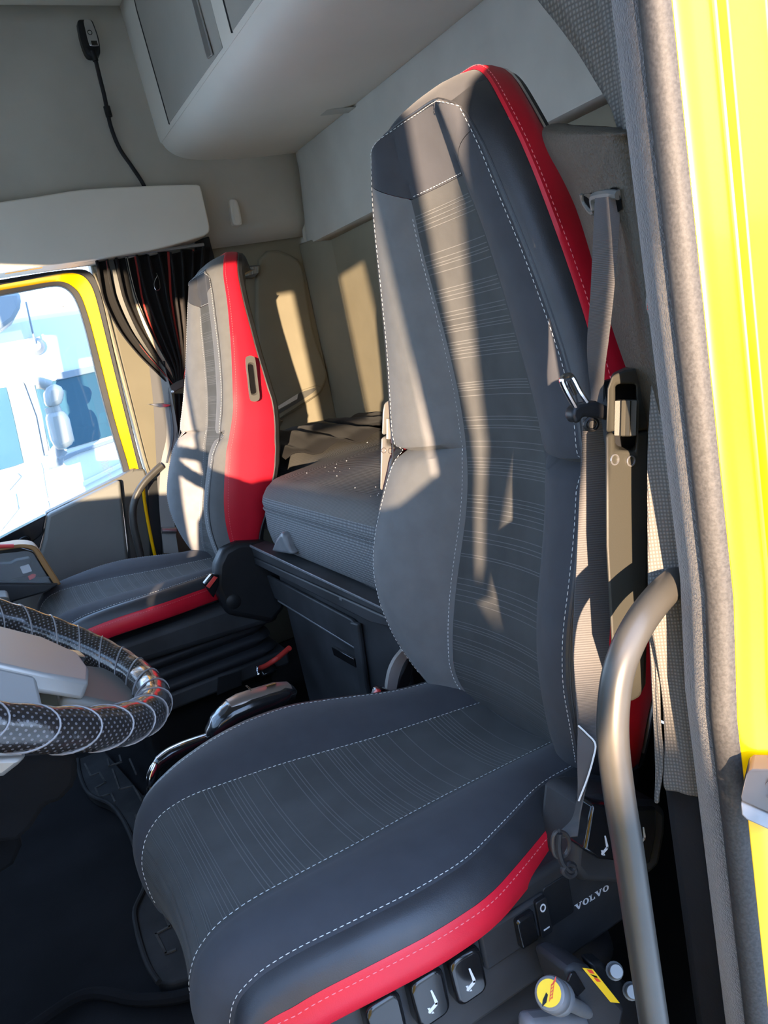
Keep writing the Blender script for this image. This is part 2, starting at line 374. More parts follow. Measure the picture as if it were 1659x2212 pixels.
# trim panel beside the door opening (B pillar, passenger side)
tp = [(200, 575), (222, 600), (235, 660), (258, 770), (285, 880), (312, 985), (322, 1028), (345, 1028), (345, 560)]
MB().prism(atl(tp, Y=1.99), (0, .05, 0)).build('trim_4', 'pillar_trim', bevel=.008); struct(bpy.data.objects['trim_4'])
MB().tube(crom(atl([(203, 590), (222, 640), (236, 690), (262, 790), (290, 900), (316, 1000), (330, 1035)], Y=1.985), 5), .0035, 6).build('trim_5', 'pillar_trim'); struct(bpy.data.objects['trim_5'])
sp = MB(); c0 = at(263, 706, Y=1.985); sp.lathe(c0, (0, -1, 0), [(.0, 0), (.011, 0), (.011, .003), (.009, .006), (0, .006)], 16)
tag(sp.build('curtain_stud', 'plastic_black'), 'small round dark stud on the tan pillar trim beside the curtain', 'stud')

# --- driver side B pillar: yellow body, seals
ZK = [-.2, .25, .55, .80, .86, .92, 1.05, 1.4, 1.8, 2.4]
def kx(z): return -.010*(1-max(0, min(1, (z-.80)/.10)))            # small forward step below the belt line
def pil(prof, m, name, parent=None, zs=ZK, **k):
    rows = [[(x+kx(z), y, z) for x, y in prof] for z in zs]
    mm = MB(); mm.grid(rows, cu=True); b0 = 0; n = len(prof)
    mm.f.append(tuple(range(n-1, -1, -1))); e = (len(zs)-1)*n; mm.f.append(tuple(e+i for i in range(n)))
    return mm.build(name, m, parent, **k)
bp = tag(thing('wall_left_pillar', 'yellow painted door pillar with black rubber door seal', 'pillar', (-.15, -.58, 0)), kind='structure')
ZF = sorted(set(ZK+[.78+.02*i for i in range(9)]))
pil([(-.211, -.554), (-.205, -.559), (-.196, -.560), (-.176, -.560), (-.172, -.568), (-.140, -.572), (-.132, -.590), (-.10, -.600), (.06, -.610), (.45, -.62), (.45, -.55), (-.205, -.52)], 'yellow_paint', 'pillar_body', bp, zs=ZF, bevel=.002, sharp=60)
pil([(-.190, -.488), (-.197, -.493), (-.205, -.506), (-.212, -.518), (-.216, -.528), (-.217, -.534), (-.205, -.535), (-.18, -.50)], 'seal_flock', 'seal_inner_lip', bp, zs=ZF, sharp=60)
pil([(-.2175, -.5345), (-.2205, -.538), (-.2225, -.543), (-.2215, -.548), (-.2185, -.552), (-.214, -.555), (-.2105, -.5555), (-.205, -.54), (-.207, -.536)], 'seal_rubber', 'seal_outer_lip', bp, zs=ZF, sharp=60)
# ================================================================== SEATS
Zt = [.50, .573, .645, .711, .775, .837, .90, .965, 1.029, 1.091, 1.152, 1.21, 1.266, 1.319, 1.38, 1.44]
pXt = [-.066, -.089, -.080, -.063, -.041, -.019, -.004, .002, 0, -.006, -.013, -.021, -.029, -.037, -.048, -.060]
pAt = [.118, .122, .115, .110, .106, .102, .099, .096, .090, .086, .083, .080, .077, .066, .062, .058]
Ze = [.50, .567, .622, .692, .757, .819, .88, .925, .945, .965, .998, 1.062, 1.124, 1.183, 1.24, 1.294, 1.346, 1.394]
eXt = [-.09, -.116, -.132, -.142, -.137, -.116, -.088, -.068, -.058, -.058, -.053, -.048, -.048, -.050, -.053, -.057, -.059, -.061]
eAt = [.175, .212, .233, .244, .252, .254, .246, .236, .229, .233, .233, .223, .206, .190, .173, .156, .140, .117]
pX, pA, eX, eA = smooth_itp(Zt, pXt), smooth_itp(Zt, pAt), smooth_itp(Ze, eXt), smooth_itp(Ze, eAt)
STOP = 1.421
def drop(s): return .028*max(0, (s-1.15)/.271)**2
ZCR = .945
def bf(u, s):
    # front skin of the backrest: u in [-1,1] across, s = height on the centre line
    ze = s-drop(s); ea = eA(ze); y = u*ea; z = s-drop(s)*abs(u)**(2+.8*max(0, min(1, (s-1.30)/.12))); a = abs(y); pa = min(pA(s), ea*.6); px_, ex = pX(s), eX(ze)
    if a <= pa: x = px_ + .010*(1-(a/pa)**2)
    else:
        t = (a-pa)/(ea-pa); x = px_ + (ex-px_)*math.sin(PI/2*t) - .010*math.sin(PI*t)
        x += .030*math.exp(-abs(z-ZCR)/.0065)*min(1, t*2.5)         # pinched waist crease
        x += .004*math.exp(-(t/.10)**2)
    return V((x, y, z))
def upan(s): return min(pA(s), eA(s-drop(s))*.6)/eA(s-drop(s))
PTOP = 1.327                                                        # top of the striped centre panel
LW = smooth_itp([.5, .72, .83, .95, 1.1, 1.30, 1.44], [.034, .037, .036, .028, .026, .034, .034])
RWd = smooth_itp([.5, .60, .66, .70, .815, .90, .99, 1.05, 1.156, 1.30, 1.44], [.05, .07, .09, .12, .155, .150, .125, .105, .075, .048, .042])

def make_seat(name, label, org, dxf, dz, cush_off, driver):
    root = thing(name, label, 'seat', (org[0]-.3, org[1], 0), None)
    oy = org[1]
    def W(p, off=V((0, 0, 0))): return V((p.x+org[0]+dxf(p.z), p.y+oy, p.z+dz)) + off
    def skin(nm, m, ufn, s0, s1, nu, ns, sfn=None, par=root, lift=0):
        rows = []
        for j in range(ns+1):
            row = []
            for i in range(nu+1):
                s = lerp(s0, s1, j/ns); ua, ub = ufn(s); u = lerp(ua, ub, i/nu)
                if sfn: s = sfn(u, j/ns)
                row.append(W(bf(u, s), V((-lift, 0, 0))))
            rows.append(row)
        return MB().grid(rows).build(nm, m, par)
    back = MB()
    # core that closes the back: shell lofted between mirrored outline points
    N = 70
    right = [(-1, lerp(.50, STOP, k/N)) for k in range(N+1)]
    top = [(lerp(-1, 1, k/24), STOP) for k in range(1, 24)]
    left = [(1, lerp(STOP, .50, k/N)) for k in range(N+1)]
    path = [bf(u, s) for u, s in right+top+left]; n = len(path); off = {}
    def nrm(i):
        a, c = path[max(0, i-3)], path[min(n-1, i+3)]; t = V((0, c.y-a.y, c.z-a.z)).normalized(); return V((0, t.z*-1, t.y)) if True else t
    nr = []
    for i in range(n):
        q = nrm(i)
        if (V((0, path[i].y, path[i].z-1.1))).dot(q) < 0: q = -q
        nr.append(q)
    def avg(L, i, k): return sum((L[max(0, min(n-1, i+d))] for d in range(-k, k+1)), V((0, 0, 0)))/(2*k+1)
    nr = [avg(nr, i, 6).normalized() for i in range(n)]; psm = [avg(path, i, min(6, i, n-1-i)) for i in range(n)]
    def sec(i, o, dx):
        p = path[i].lerp(psm[i], min(1, o/.012)) if o > 0 else path[i]; q = p+nr[i]*o; r = W(V((p.x, p.y, p.z))); return V((r.x+dx, q.y+oy, q.z+dz))
    def wall(nm, m, prof, par=root, rng=None):
        i0, i1 = rng or (0, n-1)
        rows = [[sec(i, *prof(i, k)) for i in range(i0, i1+1)] for k in range(prof.n)]
        mm = MB(); mm.grid(rows); return mm.build(nm, m, par)
    class PF:
        def __init__(s, fn, n): s.fn, s.n = fn, n
        def __call__(s, i, k): return s.fn(i, k)
    tf0 = [max(0, 1-(p.y/.118)**2)**1.2 if p.z > 1.385 else 0 for p in path]
    def tf(i): return sum(tf0[max(0, min(n-1, i+d))] for d in range(-6, 7))/13
    def waist(i): return -.010*math.exp(-((path[i].z-ZCR)/.010)**2)
    lea = [(0, 0), (.007, .07), (.014, .22), (.020, .45), (.0245, .74), (.027, 1)]
    def fl(i, k):
        o, x = lea[k]; lw = LW(path[i].z)+.048*tf(i); return (o*(1+.65*tf(i))+(waist(i) if 0 < k < 5 else 0), x*lw)
    k0, k1 = N+2, n-3-N
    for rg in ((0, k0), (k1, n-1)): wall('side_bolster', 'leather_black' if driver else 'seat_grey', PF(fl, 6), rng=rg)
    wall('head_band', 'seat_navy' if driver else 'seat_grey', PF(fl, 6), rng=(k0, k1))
    rd = [(.0275, 0), (.031, .06), (.032, .3), (.0315, .6), (.029, .9), (.024, 1)]
    def fr(i, k):
        o, x = rd[k]; z = path[i].z; return (o+.0175*tf(i), LW(z)+.048*tf(i)+x*RWd(z))
    red = wall('red_side_panel', 'leather_red', PF(fr, 6))
    sh = [(.024, 0), (.0255, .003), (.023, .014), (.010, .022), (-.03, .026)]
    def fs(i, k):
        o, x = sh[k]; z = path[i].z; return (o+.0175*tf(i), LW(z)+.048*tf(i)+RWd(z)+x)
    wall('back_shell_rim', 'plastic_black', PF(fs, 5))
    rows = []
    for i in range(n//2):
        a, c = sec(i, *fs(i, 4)), sec(n-1-i, *fs(n-1-i, 4)); rows.append([a.lerp(c, k/6)+V((.018*math.sin(PI*k/6), 0, 0)) for k in range(7)])
    MB().grid(rows).build('back_shell', 'plastic_black', root)
    # front skins
    pm = skin('centre_panel', 'seat_panel', lambda s: (-upan(s), upan(s)), .50, PTOP, 18, 60)
    for sg in (1, -1):
        up = lambda s: (sg*upan(s), sg*1.0)
        if driver: mU, mL = ('seat_grey', 'seat_grey') if sg > 0 else ('seat_navy', 'seat_navy')  # sunlit bolster grey, shaded one navy: the light is put into the colour
        else: mU = mL = 'seat_grey'
        rows = []
        for j in range(41):
            row = []
            for i in range(15):
                tt = i/14; s1 = PTOP + .056*tt; s = lerp(ZCR, s1, j/40); u = sg*lerp(upan(s), 1, tt); row.append(W(bf(u, s)))
            rows.append(row)
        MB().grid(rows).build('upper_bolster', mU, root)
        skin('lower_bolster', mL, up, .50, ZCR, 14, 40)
    rows = []
    for j in range(17):
        row = []
        for i in range(41):
            u = lerp(-1, 1, i/40); au = abs(u); tt = max(0, (au-upan(PTOP))/(1-upan(PTOP))); s = lerp(PTOP+.0005+.056*tt, STOP, j/16); row.append(W(bf(u, s)))
        rows.append(row)
    MB().grid(rows).build('head_pad', 'seat_navy', root)
    # pinstripes of the centre panel: clusters of woven lines
    rnd = random.Random(3); ps = []
    z = .53
    while z < PTOP-.01:
        for k in range(rnd.choice((2, 3, 4, 5, 6, 1))):
            ps.append(z); z += rnd.choice((.004, .005, .006, .009))
        z += rnd.choice((.012, .02, .03, .016))
    mm = MB()
    for z in ps:
        if z > PTOP-.008: continue
        up_ = upan(z)*.985
        A = [W(bf(lerp(-up_, up_, i/16), z), V((-.0006, 0, 0))) for i in range(17)]
        B = [W(bf(lerp(-up_, up_, i/16), z+.0011), V((-.0006, 0, 0))) for i in range(17)]
        mm.grid([A, B])
    mm.build('panel_pinstripes', 'stripe_thread', pm)
    # stitching
    def dashes(pts, ln, gap, r, nm, m, par=root):
        mm = MB(); acc = 0; i = 0; P = pts
        d = [0]
        for a, c in zip(P, P[1:]): d.append(d[-1]+(c-a).length)
        def pt(q):
            lo = 0
            for k in range(len(d)-1):
                if d[k+1] >= q: lo = k; break
            tt = (q-d[lo])/max(1e-9, d[lo+1]-d[lo]); return P[lo].lerp(P[lo+1], tt)
        q = 0
        while q+ln < d[-1]:
            a, c = pt(q), pt(q+ln); mm.tube([a, (a+c)/2, c], [r*.6, r, r*.6], 4); q += ln+gap
        return mm.build(nm, m, par)
    outl = [W(bf(u*.985, s), V((-.0012, 0, 0))) for u, s in right[4:]+top+left[:-4]]
    dashes(outl, .0048, .0028, .00052, 'edge_stitching', 'stitch_white')
    dashes([W(bf(upan(s)+.03, s), V((-.001, 0, 0))) for s in [lerp(.53, PTOP-.02, k/80) for k in range(81)]], .0042, .003, .0006, 'panel_stitching', 'stitch_white')
    arch = [W(bf(u*upan(PTOP), PTOP+.003), V((-.001, 0, 0))) for u in [lerp(-1, 1, k/20) for k in range(21)]]
    dashes(arch, .0042, .003, .0006, 'arch_stitching', 'stitch_white')
    rs = [sec(i, .0325+.0175*tf(i), .048*tf(i)+LW(path[i].z)+.10*RWd(path[i].z)*.5+.004) for i in range(4, n-4)]
    dashes(rs, .0045, .003, .0006, 'red_stitching', 'stitch_red', red)
    MB().tube([sec(i, .0045, .0015) for i in range(3, n-3)][::2], .0016, 5).build('bolster_piping', 'leather_black', root)
    mm = MB(); mm.tube([sec(i, .026+.0175*tf(i), .048*tf(i)+LW(path[i].z)+RWd(path[i].z)+.002) for i in range(3, n-3)][::2], .0022, 5); mm.build('shell_bead', 'chrome_brushed' if driver else 'leather_black', root)

    # ---------------- cushion
    CX = [-.02, -.081, -.17, -.256, -.335, -.411, -.485, -.556, -.600, -.628, -.645, -.645, -.635]
    CZ = [.512, .518, .525, .532, .540, .547, .552, .556, .548, .526, .490, .440, .400]
    CA = [.090, .094, .101, .108, .119, .131, .137, .143, .143, .140, .136, .132, .128]
    EX = [-.02, -.081, -.17, -.256, -.335, -.411, -.480, -.545, -.583, -.608, -.620, -.622, -.615]
    EZ = [.534, .535, .544, .554, .562, .565, .563, .555, .543, .525, .492, .450, .410]
    EA = [.187, .187, .196, .237, .271, .276, .267, .251, .240, .232, .226, .222, .220]
    co = V(cush_off)
    fx = [smooth_itp(list(range(13)), q) for q in (CX, CZ, CA, EX, EZ, EA)]
    def cf(u, r):
        cx_, cz_, ca, ex_, ez_, ea = [f(r) for f in fx]; y = u*ea; a = abs(y)
        # outward normal of the cushion profile for puffing
        d = V((fx[0](min(12, r+.3))-fx[0](max(0, r-.3)), 0, fx[1](min(12, r+.3))-fx[1](max(0, r-.3)))).normalized(); nn = V((d.z, 0, -d.x))
        if nn.z < 0 and r < 8: nn = -nn
        if r >= 8 and nn.x > 0: nn = -nn
        if a <= ca: p = V((cx_, y, cz_)) - nn*.012*(1-(a/ca)**2)
        else:
            t = (a-ca)/(ea-ca); p = V((lerp(cx_, ex_, t), y, lerp(cz_, ez_, t))) + nn*(.016*math.sin(PI*t)) - nn*.003*math.exp(-(t/.08)**2)
        return p+co+V((org[0], oy, 0))
    ucp = lambda r: fx[2](r)/fx[5](r)
    def cskin(nm, m, ufn, nu, nr_=60, par=root):
        rows = []
        for j in range(nr_+1):
            r = 12*j/nr_; ua, ub = ufn(r); rows.append([cf(lerp(ua, ub, i/nu), r) for i in range(nu+1)])
        return MB().grid(rows).build(nm, m, par)
    cp = cskin('cushion_centre', 'seat_panel', lambda r: (-ucp(r), ucp(r)), 18)
    for sg in (1, -1): cskin('cushion_bolster', 'seat_navy', lambda r: (sg*ucp(r), sg), 14)
    rnd = random.Random(5); q = .15; mm = MB()
    while q < 11.5:
        for k in range(rnd.choice((1, 2, 3, 5, 6, 7))):
            if q > 11.5: break
            up_ = ucp(q)*.985; h = .018
            A = [cf(lerp(-up_, up_, i/16), q) for i in range(17)]; B = [cf(lerp(-up_, up_, i/16), q+h) for i in range(17)]
            nn = V((0, 0, .0006)) if q < 8 else V((-.0006, 0, .0002)); mm.grid([[p+nn for p in A], [p+nn for p in B]]); q += rnd.choice((.07, .09, .12))
        q += rnd.choice((.18, .3, .45))
    mm.build('cushion_pinstripes', 'stripe_thread', cp)
    lift = lambda p, r: p + (V((0, 0, .001)) if r < 8 else V((-.001, 0, .0004)))
    for sg in (1, -1):
        dashes([lift(cf(sg*(ucp(r)-.012), r), r) for r in [11.5*k/90 for k in range(91)]], .0048, .0030, .0005, 'cushion_stitching', 'stitch_white')
        dashes([lift(cf(sg*.985, r), r) for r in [11.8*k/90 for k in range(91)]], .0046, .0030, .0005, 'cushion_edge_stitching', 'stitch_white')
        def side(o, dn, r):
            p = cf(sg, r); fr_ = max(0, min(1, (r-7.5)/2.5)); out = V((-.45*fr_, sg*(1-.25*fr_), 0)).normalized()
            down = V((.35*fr_, 0, -(1-.65*fr_))) if r < 10 else V((.6, 0, -.1)); return p+out*o+down*dn
        rr = [12*k/50 for k in range(51)]
        k5 = [(0, 0), (.010, .001), (.020, .007), (.027, .015), (.031, .026)]
        MB().grid([[side(o, d_, r) for r in rr] for o, d_ in k5]).build('cushion_side', 'leather_black', root)
        rt = lambda r: max(0.02, min(1, (10.2-r)/1.6, (r+.2)/1.0))
        k6 = [(.0312, .0262), (.034, .030), (.0355, .048), (.034, .064), (.026, .073)]
        rr2 = [lerp(0.9, 10.2, k/50) for k in range(51)]
        rp_ = MB().grid([[side(o, .0262+(d_-.0262)*rt(r), r) for r in rr2] for o, d_ in k6]).build('red_cushion_panel', 'leather_red', root)
        dashes([side(.0347, .0335, r) for r in [lerp(1.1, 9.4, k/80) for k in range(81)]], .0045, .003, .0006, 'red_stitching', 'stitch_red', rp_)
        # dark underside closing the cushion
        rr3 = [12*k/30 for k in range(31)]
        MB().grid([[side(.031, .026, r) for r in rr3], [side(.024, .055, r) for r in rr3], [side(-.03, .075, r) for r in rr3]]).build('cushion_underside', 'plastic_black', root)
    a0 = co+V((org[0], oy, 0))
    MB().box(a0+V((-.30, 0, .455)), (.56, .40, .07)).build('cushion_pan', 'plastic_black', root, bevel=.02)
    return root, W, cf, sec, path
drv, WD, CFD, SECD, PATHD = make_seat('driver_chair', 'dark grey and black driver seat with red side panels and white stitching', (0, 0, 0), lambda z: 0, 0, (0, 0, 0), True)
def pdx(z): return -.035 + .278*max(0, z-.90)
pas, WP, CFP, SECP, PATHP = make_seat('passenger_chair', 'grey reclined passenger seat with bright red side panel beside the curtained window', (0, 1.447, 0), pdx, .012, (-.02, 0, .03), False)

# ---- lettering and pictograms (flat print, built as thin raised shapes)
def glyph(mb, poly, o, ax, ay, th): mb.prism([o+ax*x+ay*y for x, y in poly], ax.cross(ay)*th)
def volvo(mb, o, ax, ay, h, th=.0008, wide=1.25):
    # slab-serif capitals V O L V O
    n = 18; x = 0
    def Vv(x):
        w = 1.15*wide
        glyph(mb, [(x+.08*w, .95), (x+.34*w, .95), (x+.58*w, .28), (x+.50*w, 0), (x+.42*w, 0)], o, ax*h, ay*h, th/h/h)
        glyph(mb, [(x+.80*w, .95), (x+.90*w, .95), (x+.58*w, 0), (x+.50*w, 0), (x+.55*w, .22)], o, ax*h, ay*h, th/h/h)
        for a, c in ((0, .44), (.68, 1)): glyph(mb, [(x+a*w, 1), (x+a*w, .9), (x+c*w, .9), (x+c*w, 1)], o, ax*h, ay*h, th/h/h)
        return w
    def Oo(x):
        w = 1.0*wide; outer = [(x+w/2+w/2*math.cos(a), .5+.52*math.sin(a)) for a in [2*PI*k/n for k in range(n)]]
        inner = [(x+w/2+w*.24*math.cos(a), .5+.40*math.sin(a)) for a in [2*PI*k/n for k in range(n)]]
        for k in range(n): glyph(mb, [outer[k], outer[(k+1) % n], inner[(k+1) % n], inner[k]], o, ax*h, ay*h, th/h/h)
        return w
    def Ll(x):
        w = .85*wide
        glyph(mb, [(x+.14*w, 0), (x+.42*w, 0), (x+.42*w, 1), (x+.14*w, 1)], o, ax*h, ay*h, th/h/h)
        glyph(mb, [(x, 0), (x+w, 0), (x+w, .32), (x+.88*w, .32), (x+.80*w, .1), (x, .1)], o, ax*h, ay*h, th/h/h)
        glyph(mb, [(x, .9), (x+.56*w, .9), (x+.56*w, 1), (x, 1)], o, ax*h, ay*h, th/h/h)
        return w
    for g_ in (Vv, Oo, Ll, Vv, Oo): x += g_(x) + .12*wide
def seat_icon(mb, o, ax, ay, h, th=.0008, mirror=1, arrows=True):
    a = ax*mirror
    # backrest, seat base and two arrowheads
    P = lambda pts: mb.prism([o+a*(x*h)+ay*(y*h) for x, y in pts], ax.cross(ay)*th)
    P([(.28, 1), (.36, .98), (.50, .30), (.46, .18), (.36, .22), (.34, .5)])
    P([(.48, .28), (.44, .14), (.05, -.02), (-.02, .06), (.0, .14), (.34, .30)])
    if arrows:
        P([(-.02, .30), (.12, .24), (.02, .14)]); P([(.10, -.06), (.24, -.12), (.20, .0)])

# ---------------- driver seat base
X1, Y1, Z1 = V((1, 0, 0)), V((0, 1, 0)), V((0, 0, 1))
def loopz(cx, cy, hx, hy, z, r=.05, n=6):
    return rrect((cx, cy, z), X1, Y1, 2*hx, 2*hy, r, n)
def bellows(name, parent, cx, cy, hx, hy, z0, z1, folds):
    rows = []
    for k in range(folds*4+1):
        t = k/(folds*4); ph = k % 4; o = {0: 0, 1: .016, 2: .020, 3: .008}[ph]; shrink = .012*math.sin(PI*t)
        rows.append(loopz(cx, cy, hx+o-shrink, hy+o-shrink, lerp(z0, z1, t) + (.004 if ph == 1 else 0)))
    return MB().grid(rows, cu=True).build(name, 'bellows', parent, sharp=70)
base = MB().prism([(-.60, -.276, .50), (-.60, -.276, .385), (-.56, -.276, .362), (-.13, -.276, .362), (-.10, -.276, .40), (-.13, -.276, .50)], (0, .07, 0)).build('base_side_panel', 'plastic_dusty', drv, bevel=.008, seg=3)
MB().box((-.34, 0, .42), (.50, .42, .10)).build('base_frame', 'plastic_black', drv, bevel=.02)
bellows('bellows', drv, -.34, 0, .225, .235, .385, .10, 4)
MB().box((-.34, 0, .055), (.50, .44, .09)).build('floor_plinth', 'plastic_black', drv, bevel=.01)
for i, px in enumerate((-.478, -.424, -.374)):
    ky = MB(); oc = V((px, -.294, .455 - .004*i)); ky.prism(rrect(oc, X1, Z1, .042, .062, .012), (0, .03, 0))
    kk = ky.build('adjuster_key', 'gloss_black', drv, bevel=.005, seg=3)
    if i:
        ic = MB(); seat_icon(ic, oc+V((-.007, -.0004, -.014)), X1, Z1, .026, th=-.0006); ic.build('seat_pictogram', 'white_print', kk)
    else:
        ic = MB(); seat_icon(ic, oc+V((-.004, -.0004, -.026)), X1, Z1, .022, th=-.0006, arrows=False); ic.build('seat_pictogram', 'white_print', kk)
mod = MB().prism(rrect((-.297, -.282, .452), X1, Z1, .098, .052, .006), (0, .02, 0)).build('switch_module', 'plastic_dusty', drv, bevel=.004)
rk = MB().prism(rrect((-.286, -.290, .452), X1, Z1, .026, .040, .004), (0, .012, 0)).build('rocker_switch', 'gloss_black', drv, bevel=.003)
lb = MB().prism(rrect((-.259, -.2865, .452), X1, Z1, .017, .050, .003), (0, .01, 0)).build('switch_label', 'plastic_black', drv, bevel=.001)
mk_ = MB()
ring = [(.0042*math.cos(2*PI*k/16), .0055*math.sin(2*PI*k/16)) for k in range(16)]; o_ = V((-.259, -.2868, .466))
for k in range(16):
    a, c = ring[k], ring[(k+1) % 16]; mk_.prism([o_+X1*q[0]*f+Z1*q[1]*f for q, f in ((a, 1), (c, 1), (c, .65), (a, .65))], (0, -.0004, 0))
mk_.build('switch_mark', 'white_print', lb); mk_ = MB()
mk_.prism([V((-.2635, -.2868, .4360)), V((-.2545, -.2868, .4360)), V((-.2545, -.2868, .4378)), V((-.2635, -.2868, .4378))], (0, -.0004, 0))
mk_.build('switch_mark', 'white_print', lb)
fr_ = MB().prism(rrect((-.229, -.2775, .452), X1, Z1, .040, .056, .005), (0, .01, 0)).build('blank_cover', 'plastic_black', drv, bevel=.001)
vt = MB(); volvo(vt, V((-.207, -.2768, .424)), (X1*.999+Z1*-.02).normalized(), Z1, .0080, th=.0006); vt.build('brand_lettering', 'white_print', drv)
# recliner cover behind the cushion
rc = MB().prism(atl([(1255, 1745), (1266, 1728), (1300, 1722), (1425, 1735), (1443, 1752), (1441, 1800), (1428, 1872), (1405, 1892), (1340, 1912), (1262, 1908), (1240, 1880)], Y=-.300), (.0, .07, 0)).build('recliner_cover', 'plastic_dusty', drv, bevel=.010, seg=3)
MB().prism(atl([(1282, 1738), (1340, 1745), (1332, 1862), (1295, 1858), (1262, 1838)], Y=-.316), (0, .03, 0)).build('recliner_lever', 'gloss_black', drv, bevel=.004)
MB().prism(atl([(1345, 1745), (1420, 1745), (1420, 1800), (1405, 1868), (1345, 1872)], Y=-.304), (0, .03, 0)).build('lumbar_lever', 'plastic_black', drv, bevel=.004)
ic = MB(); seat_icon(ic, at(1300, 1848, Y=-.3165), X1, (Z1*.95+X1*.1).normalized(), .022, th=-.0006); ic.build('seat_pictogram', 'white_print', rc)
ic = MB(); seat_icon(ic, at(1382, 1826, Y=-.3045), X1, (Z1*.95+X1*.15).normalized(), .021, th=-.0006); ic.build('seat_pictogram', 'white_print', rc)
# armrests folded up beside the backrest, each with a ribbed tilt wheel
def armrest(pts_head, pts_col, Y, off, wheel, wr, holes, mcol):
    hd = MB().prism(atl(pts_head, Y=Y), off).build('armrest_cap', mcol, drv, bevel=.006, seg=3)
    MB().prism(atl(pts_col, Y=Y), off).build('armrest', mcol, drv, bevel=.006, seg=3)
    a, c = wheel; A, B = at(*a, Y=Y-.002), at(*c, Y=Y-.002); wh = MB(); d = (B-A).normalized(); x = d.orthogonal().normalized(); y = d.cross(x)
    rows = []
    for P, k in ((A-d*.001, .7), (A, 1), (B, 1), (B+d*.001, .7)): rows.append([P+(x*math.cos(t)+y*math.sin(t))*(wr*k*(1+.18*(1 if i % 2 else -1))) for i, t in enumerate([2*PI*i/20 for i in range(20)])])
    wh.grid(rows, cu=True); wh.build('tilt_wheel', mcol, hd, sharp=20)
    for h in holes: MB().lathe(at(*h, Y=Y-.0005), (0, -1, 0), [(0, -.002), (.004, -.002), (.0042, .0008), (.0052, .0008), (.0055, 0)], 14).build('screw_hole', 'chrome_brushed', hd)
    return hd
hr = armrest([(1312, 840), (1322, 812), (1350, 799), (1390, 794), (1402, 800), (1404, 870), (1402, 928), (1376, 932), (1374, 835), (1372, 830), (1332, 830), (1329, 836), (1329, 932), (1309, 935)],
        [(1308, 937), (1328, 936), (1329, 972), (1372, 976), (1376, 934), (1402, 931), (1401, 1200), (1395, 1480), (1382, 1508), (1366, 1518), (1348, 1512), (1322, 1420), (1309, 1180)], -.415, (.045, .045, -.004), ((1352, 866), (1350, 940)), .0098, [(1328, 993), (1363, 996)], 'armrest_grey')
MB().box(at(1350, 908, Y=-.390), (.05, .010, .085)).build('cap_recess', 'plastic_black', hr)
armrest([(826, 890), (829, 872), (840, 864), (856, 864), (856, 905), (836, 905), (834, 940), (824, 940)], [(823, 945), (834, 944), (835, 963), (856, 965), (856, 1060), (820, 1060)], .31, (.03, .03, 0), ((845, 905), (845, 948)), .008, [(829, 973), (843, 974)], 'silver_paint')

# ---------------- driver seat belt
belt = thing('seat_belt', 'grey seat belt hanging from pillar slot beside the driver seat', 'seat belt', at(1250, 1760, Y=-.33))
up = [(428, 1285, 1341, -.440), (470, 1283, 1339, -.437), (520, 1281, 1336, -.433), (640, 1275, 1326, -.420), (740, 1268, 1315, -.405), (800, 1271, 1307, -.395), (850, 1277, 1304, -.385), (890, 1272, 1306, -.378), (905, 1265, 1310, -.372)]
lo = [(903, 1259, 1311, -.357), (1000, 1255, 1315, -.354), (1100, 1250, 1319, -.352), (1200, 1246, 1321, -.350), (1300, 1241, 1320, -.348), (1400, 1238, 1315, -.346), (1500, 1243, 1308, -.342), (1560, 1247, 1300, -.338), (1620, 1249, 1288, -.335), (1680, 1249, 1273, -.332), (1730, 1247, 1260, -.33), (1770, 1236, 1252, -.328), (1795, 1212, 1250, -.328), (1812, 1200, 1248, -.33)]
for nm, rows in (('upper_webbing', up), ('lower_webbing', lo)):
    L = crom([at(l, y, Y=Y+.004) for y, l, r, Y in rows], 5); R = crom([at(r, y-6, Y=Y-.010) for y, l, r, Y in rows], 5)
    MB().ribbon(L, R, .0016).build(nm, 'webbing', belt)
tg = MB(); tg.prism(atl([(1236, 900), (1240, 882), (1252, 872), (1290, 866), (1320, 880), (1340, 896), (1346, 905), (1334, 912), (1300, 904), (1262, 900), (1252, 916), (1243, 912)], Y=-.405), (.004, .016, 0)); tgo = tg.build('tongue_grip', 'plastic_black', belt, bevel=.004, seg=3)
MB().tube(crom(atl([(1243, 880), (1225, 848), (1214, 824), (1217, 815), (1230, 811), (1238, 818), (1252, 845), (1268, 868)], Y=-.402), 4), .0026, 8).build('tongue_plate', 'chrome', tgo)
MB().tube(crom(atl([(1228, 822), (1243, 852)], Y=-.402), 3), .0018, 6).build('tongue_bar', 'chrome', tgo)
MB().lathe(at(1277, 916, Y=-.372), (-.5, -.85, 0), [(0, .004), (.0035, .004), (.0045, .003), (.0055, .0035), (.0075, .002), (.008, 0), (.007, -.002)], 18).build('stop_button', 'plastic_black', belt)
fl = MB(); fl.ribbon(crom(atl([(1249, 1568), (1248, 1620), (1248, 1680), (1249, 1726)], Y=-.337), 4), crom([at(1286, 1606, Y=-.352), at(1281, 1640, Y=-.352), at(1270, 1680, Y=-.345), at(1252, 1728, Y=-.338)], 4), .003); fl.build('folded_end', 'webbing_dark', belt)
MB().tube(crom([at(1249, 1567, Y=-.340), at(1268, 1585, Y=-.348), at(1286, 1607, Y=-.355), at(1281, 1640, Y=-.355), at(1268, 1684, Y=-.348), at(1250, 1730, Y=-.341)], 5), .0010, 5).build('folded_edge', 'stitch_white', belt)
MB().tube(crom(atl([(1203, 1796), (1194, 1812), (1196, 1840), (1206, 1852), (1222, 1846), (1230, 1824), (1222, 1802)], Y=-.335), 4, True), .0024, 7).build('anchor_ring', 'steel_worn', belt)
kn = MB()
rnd = random.Random(2)
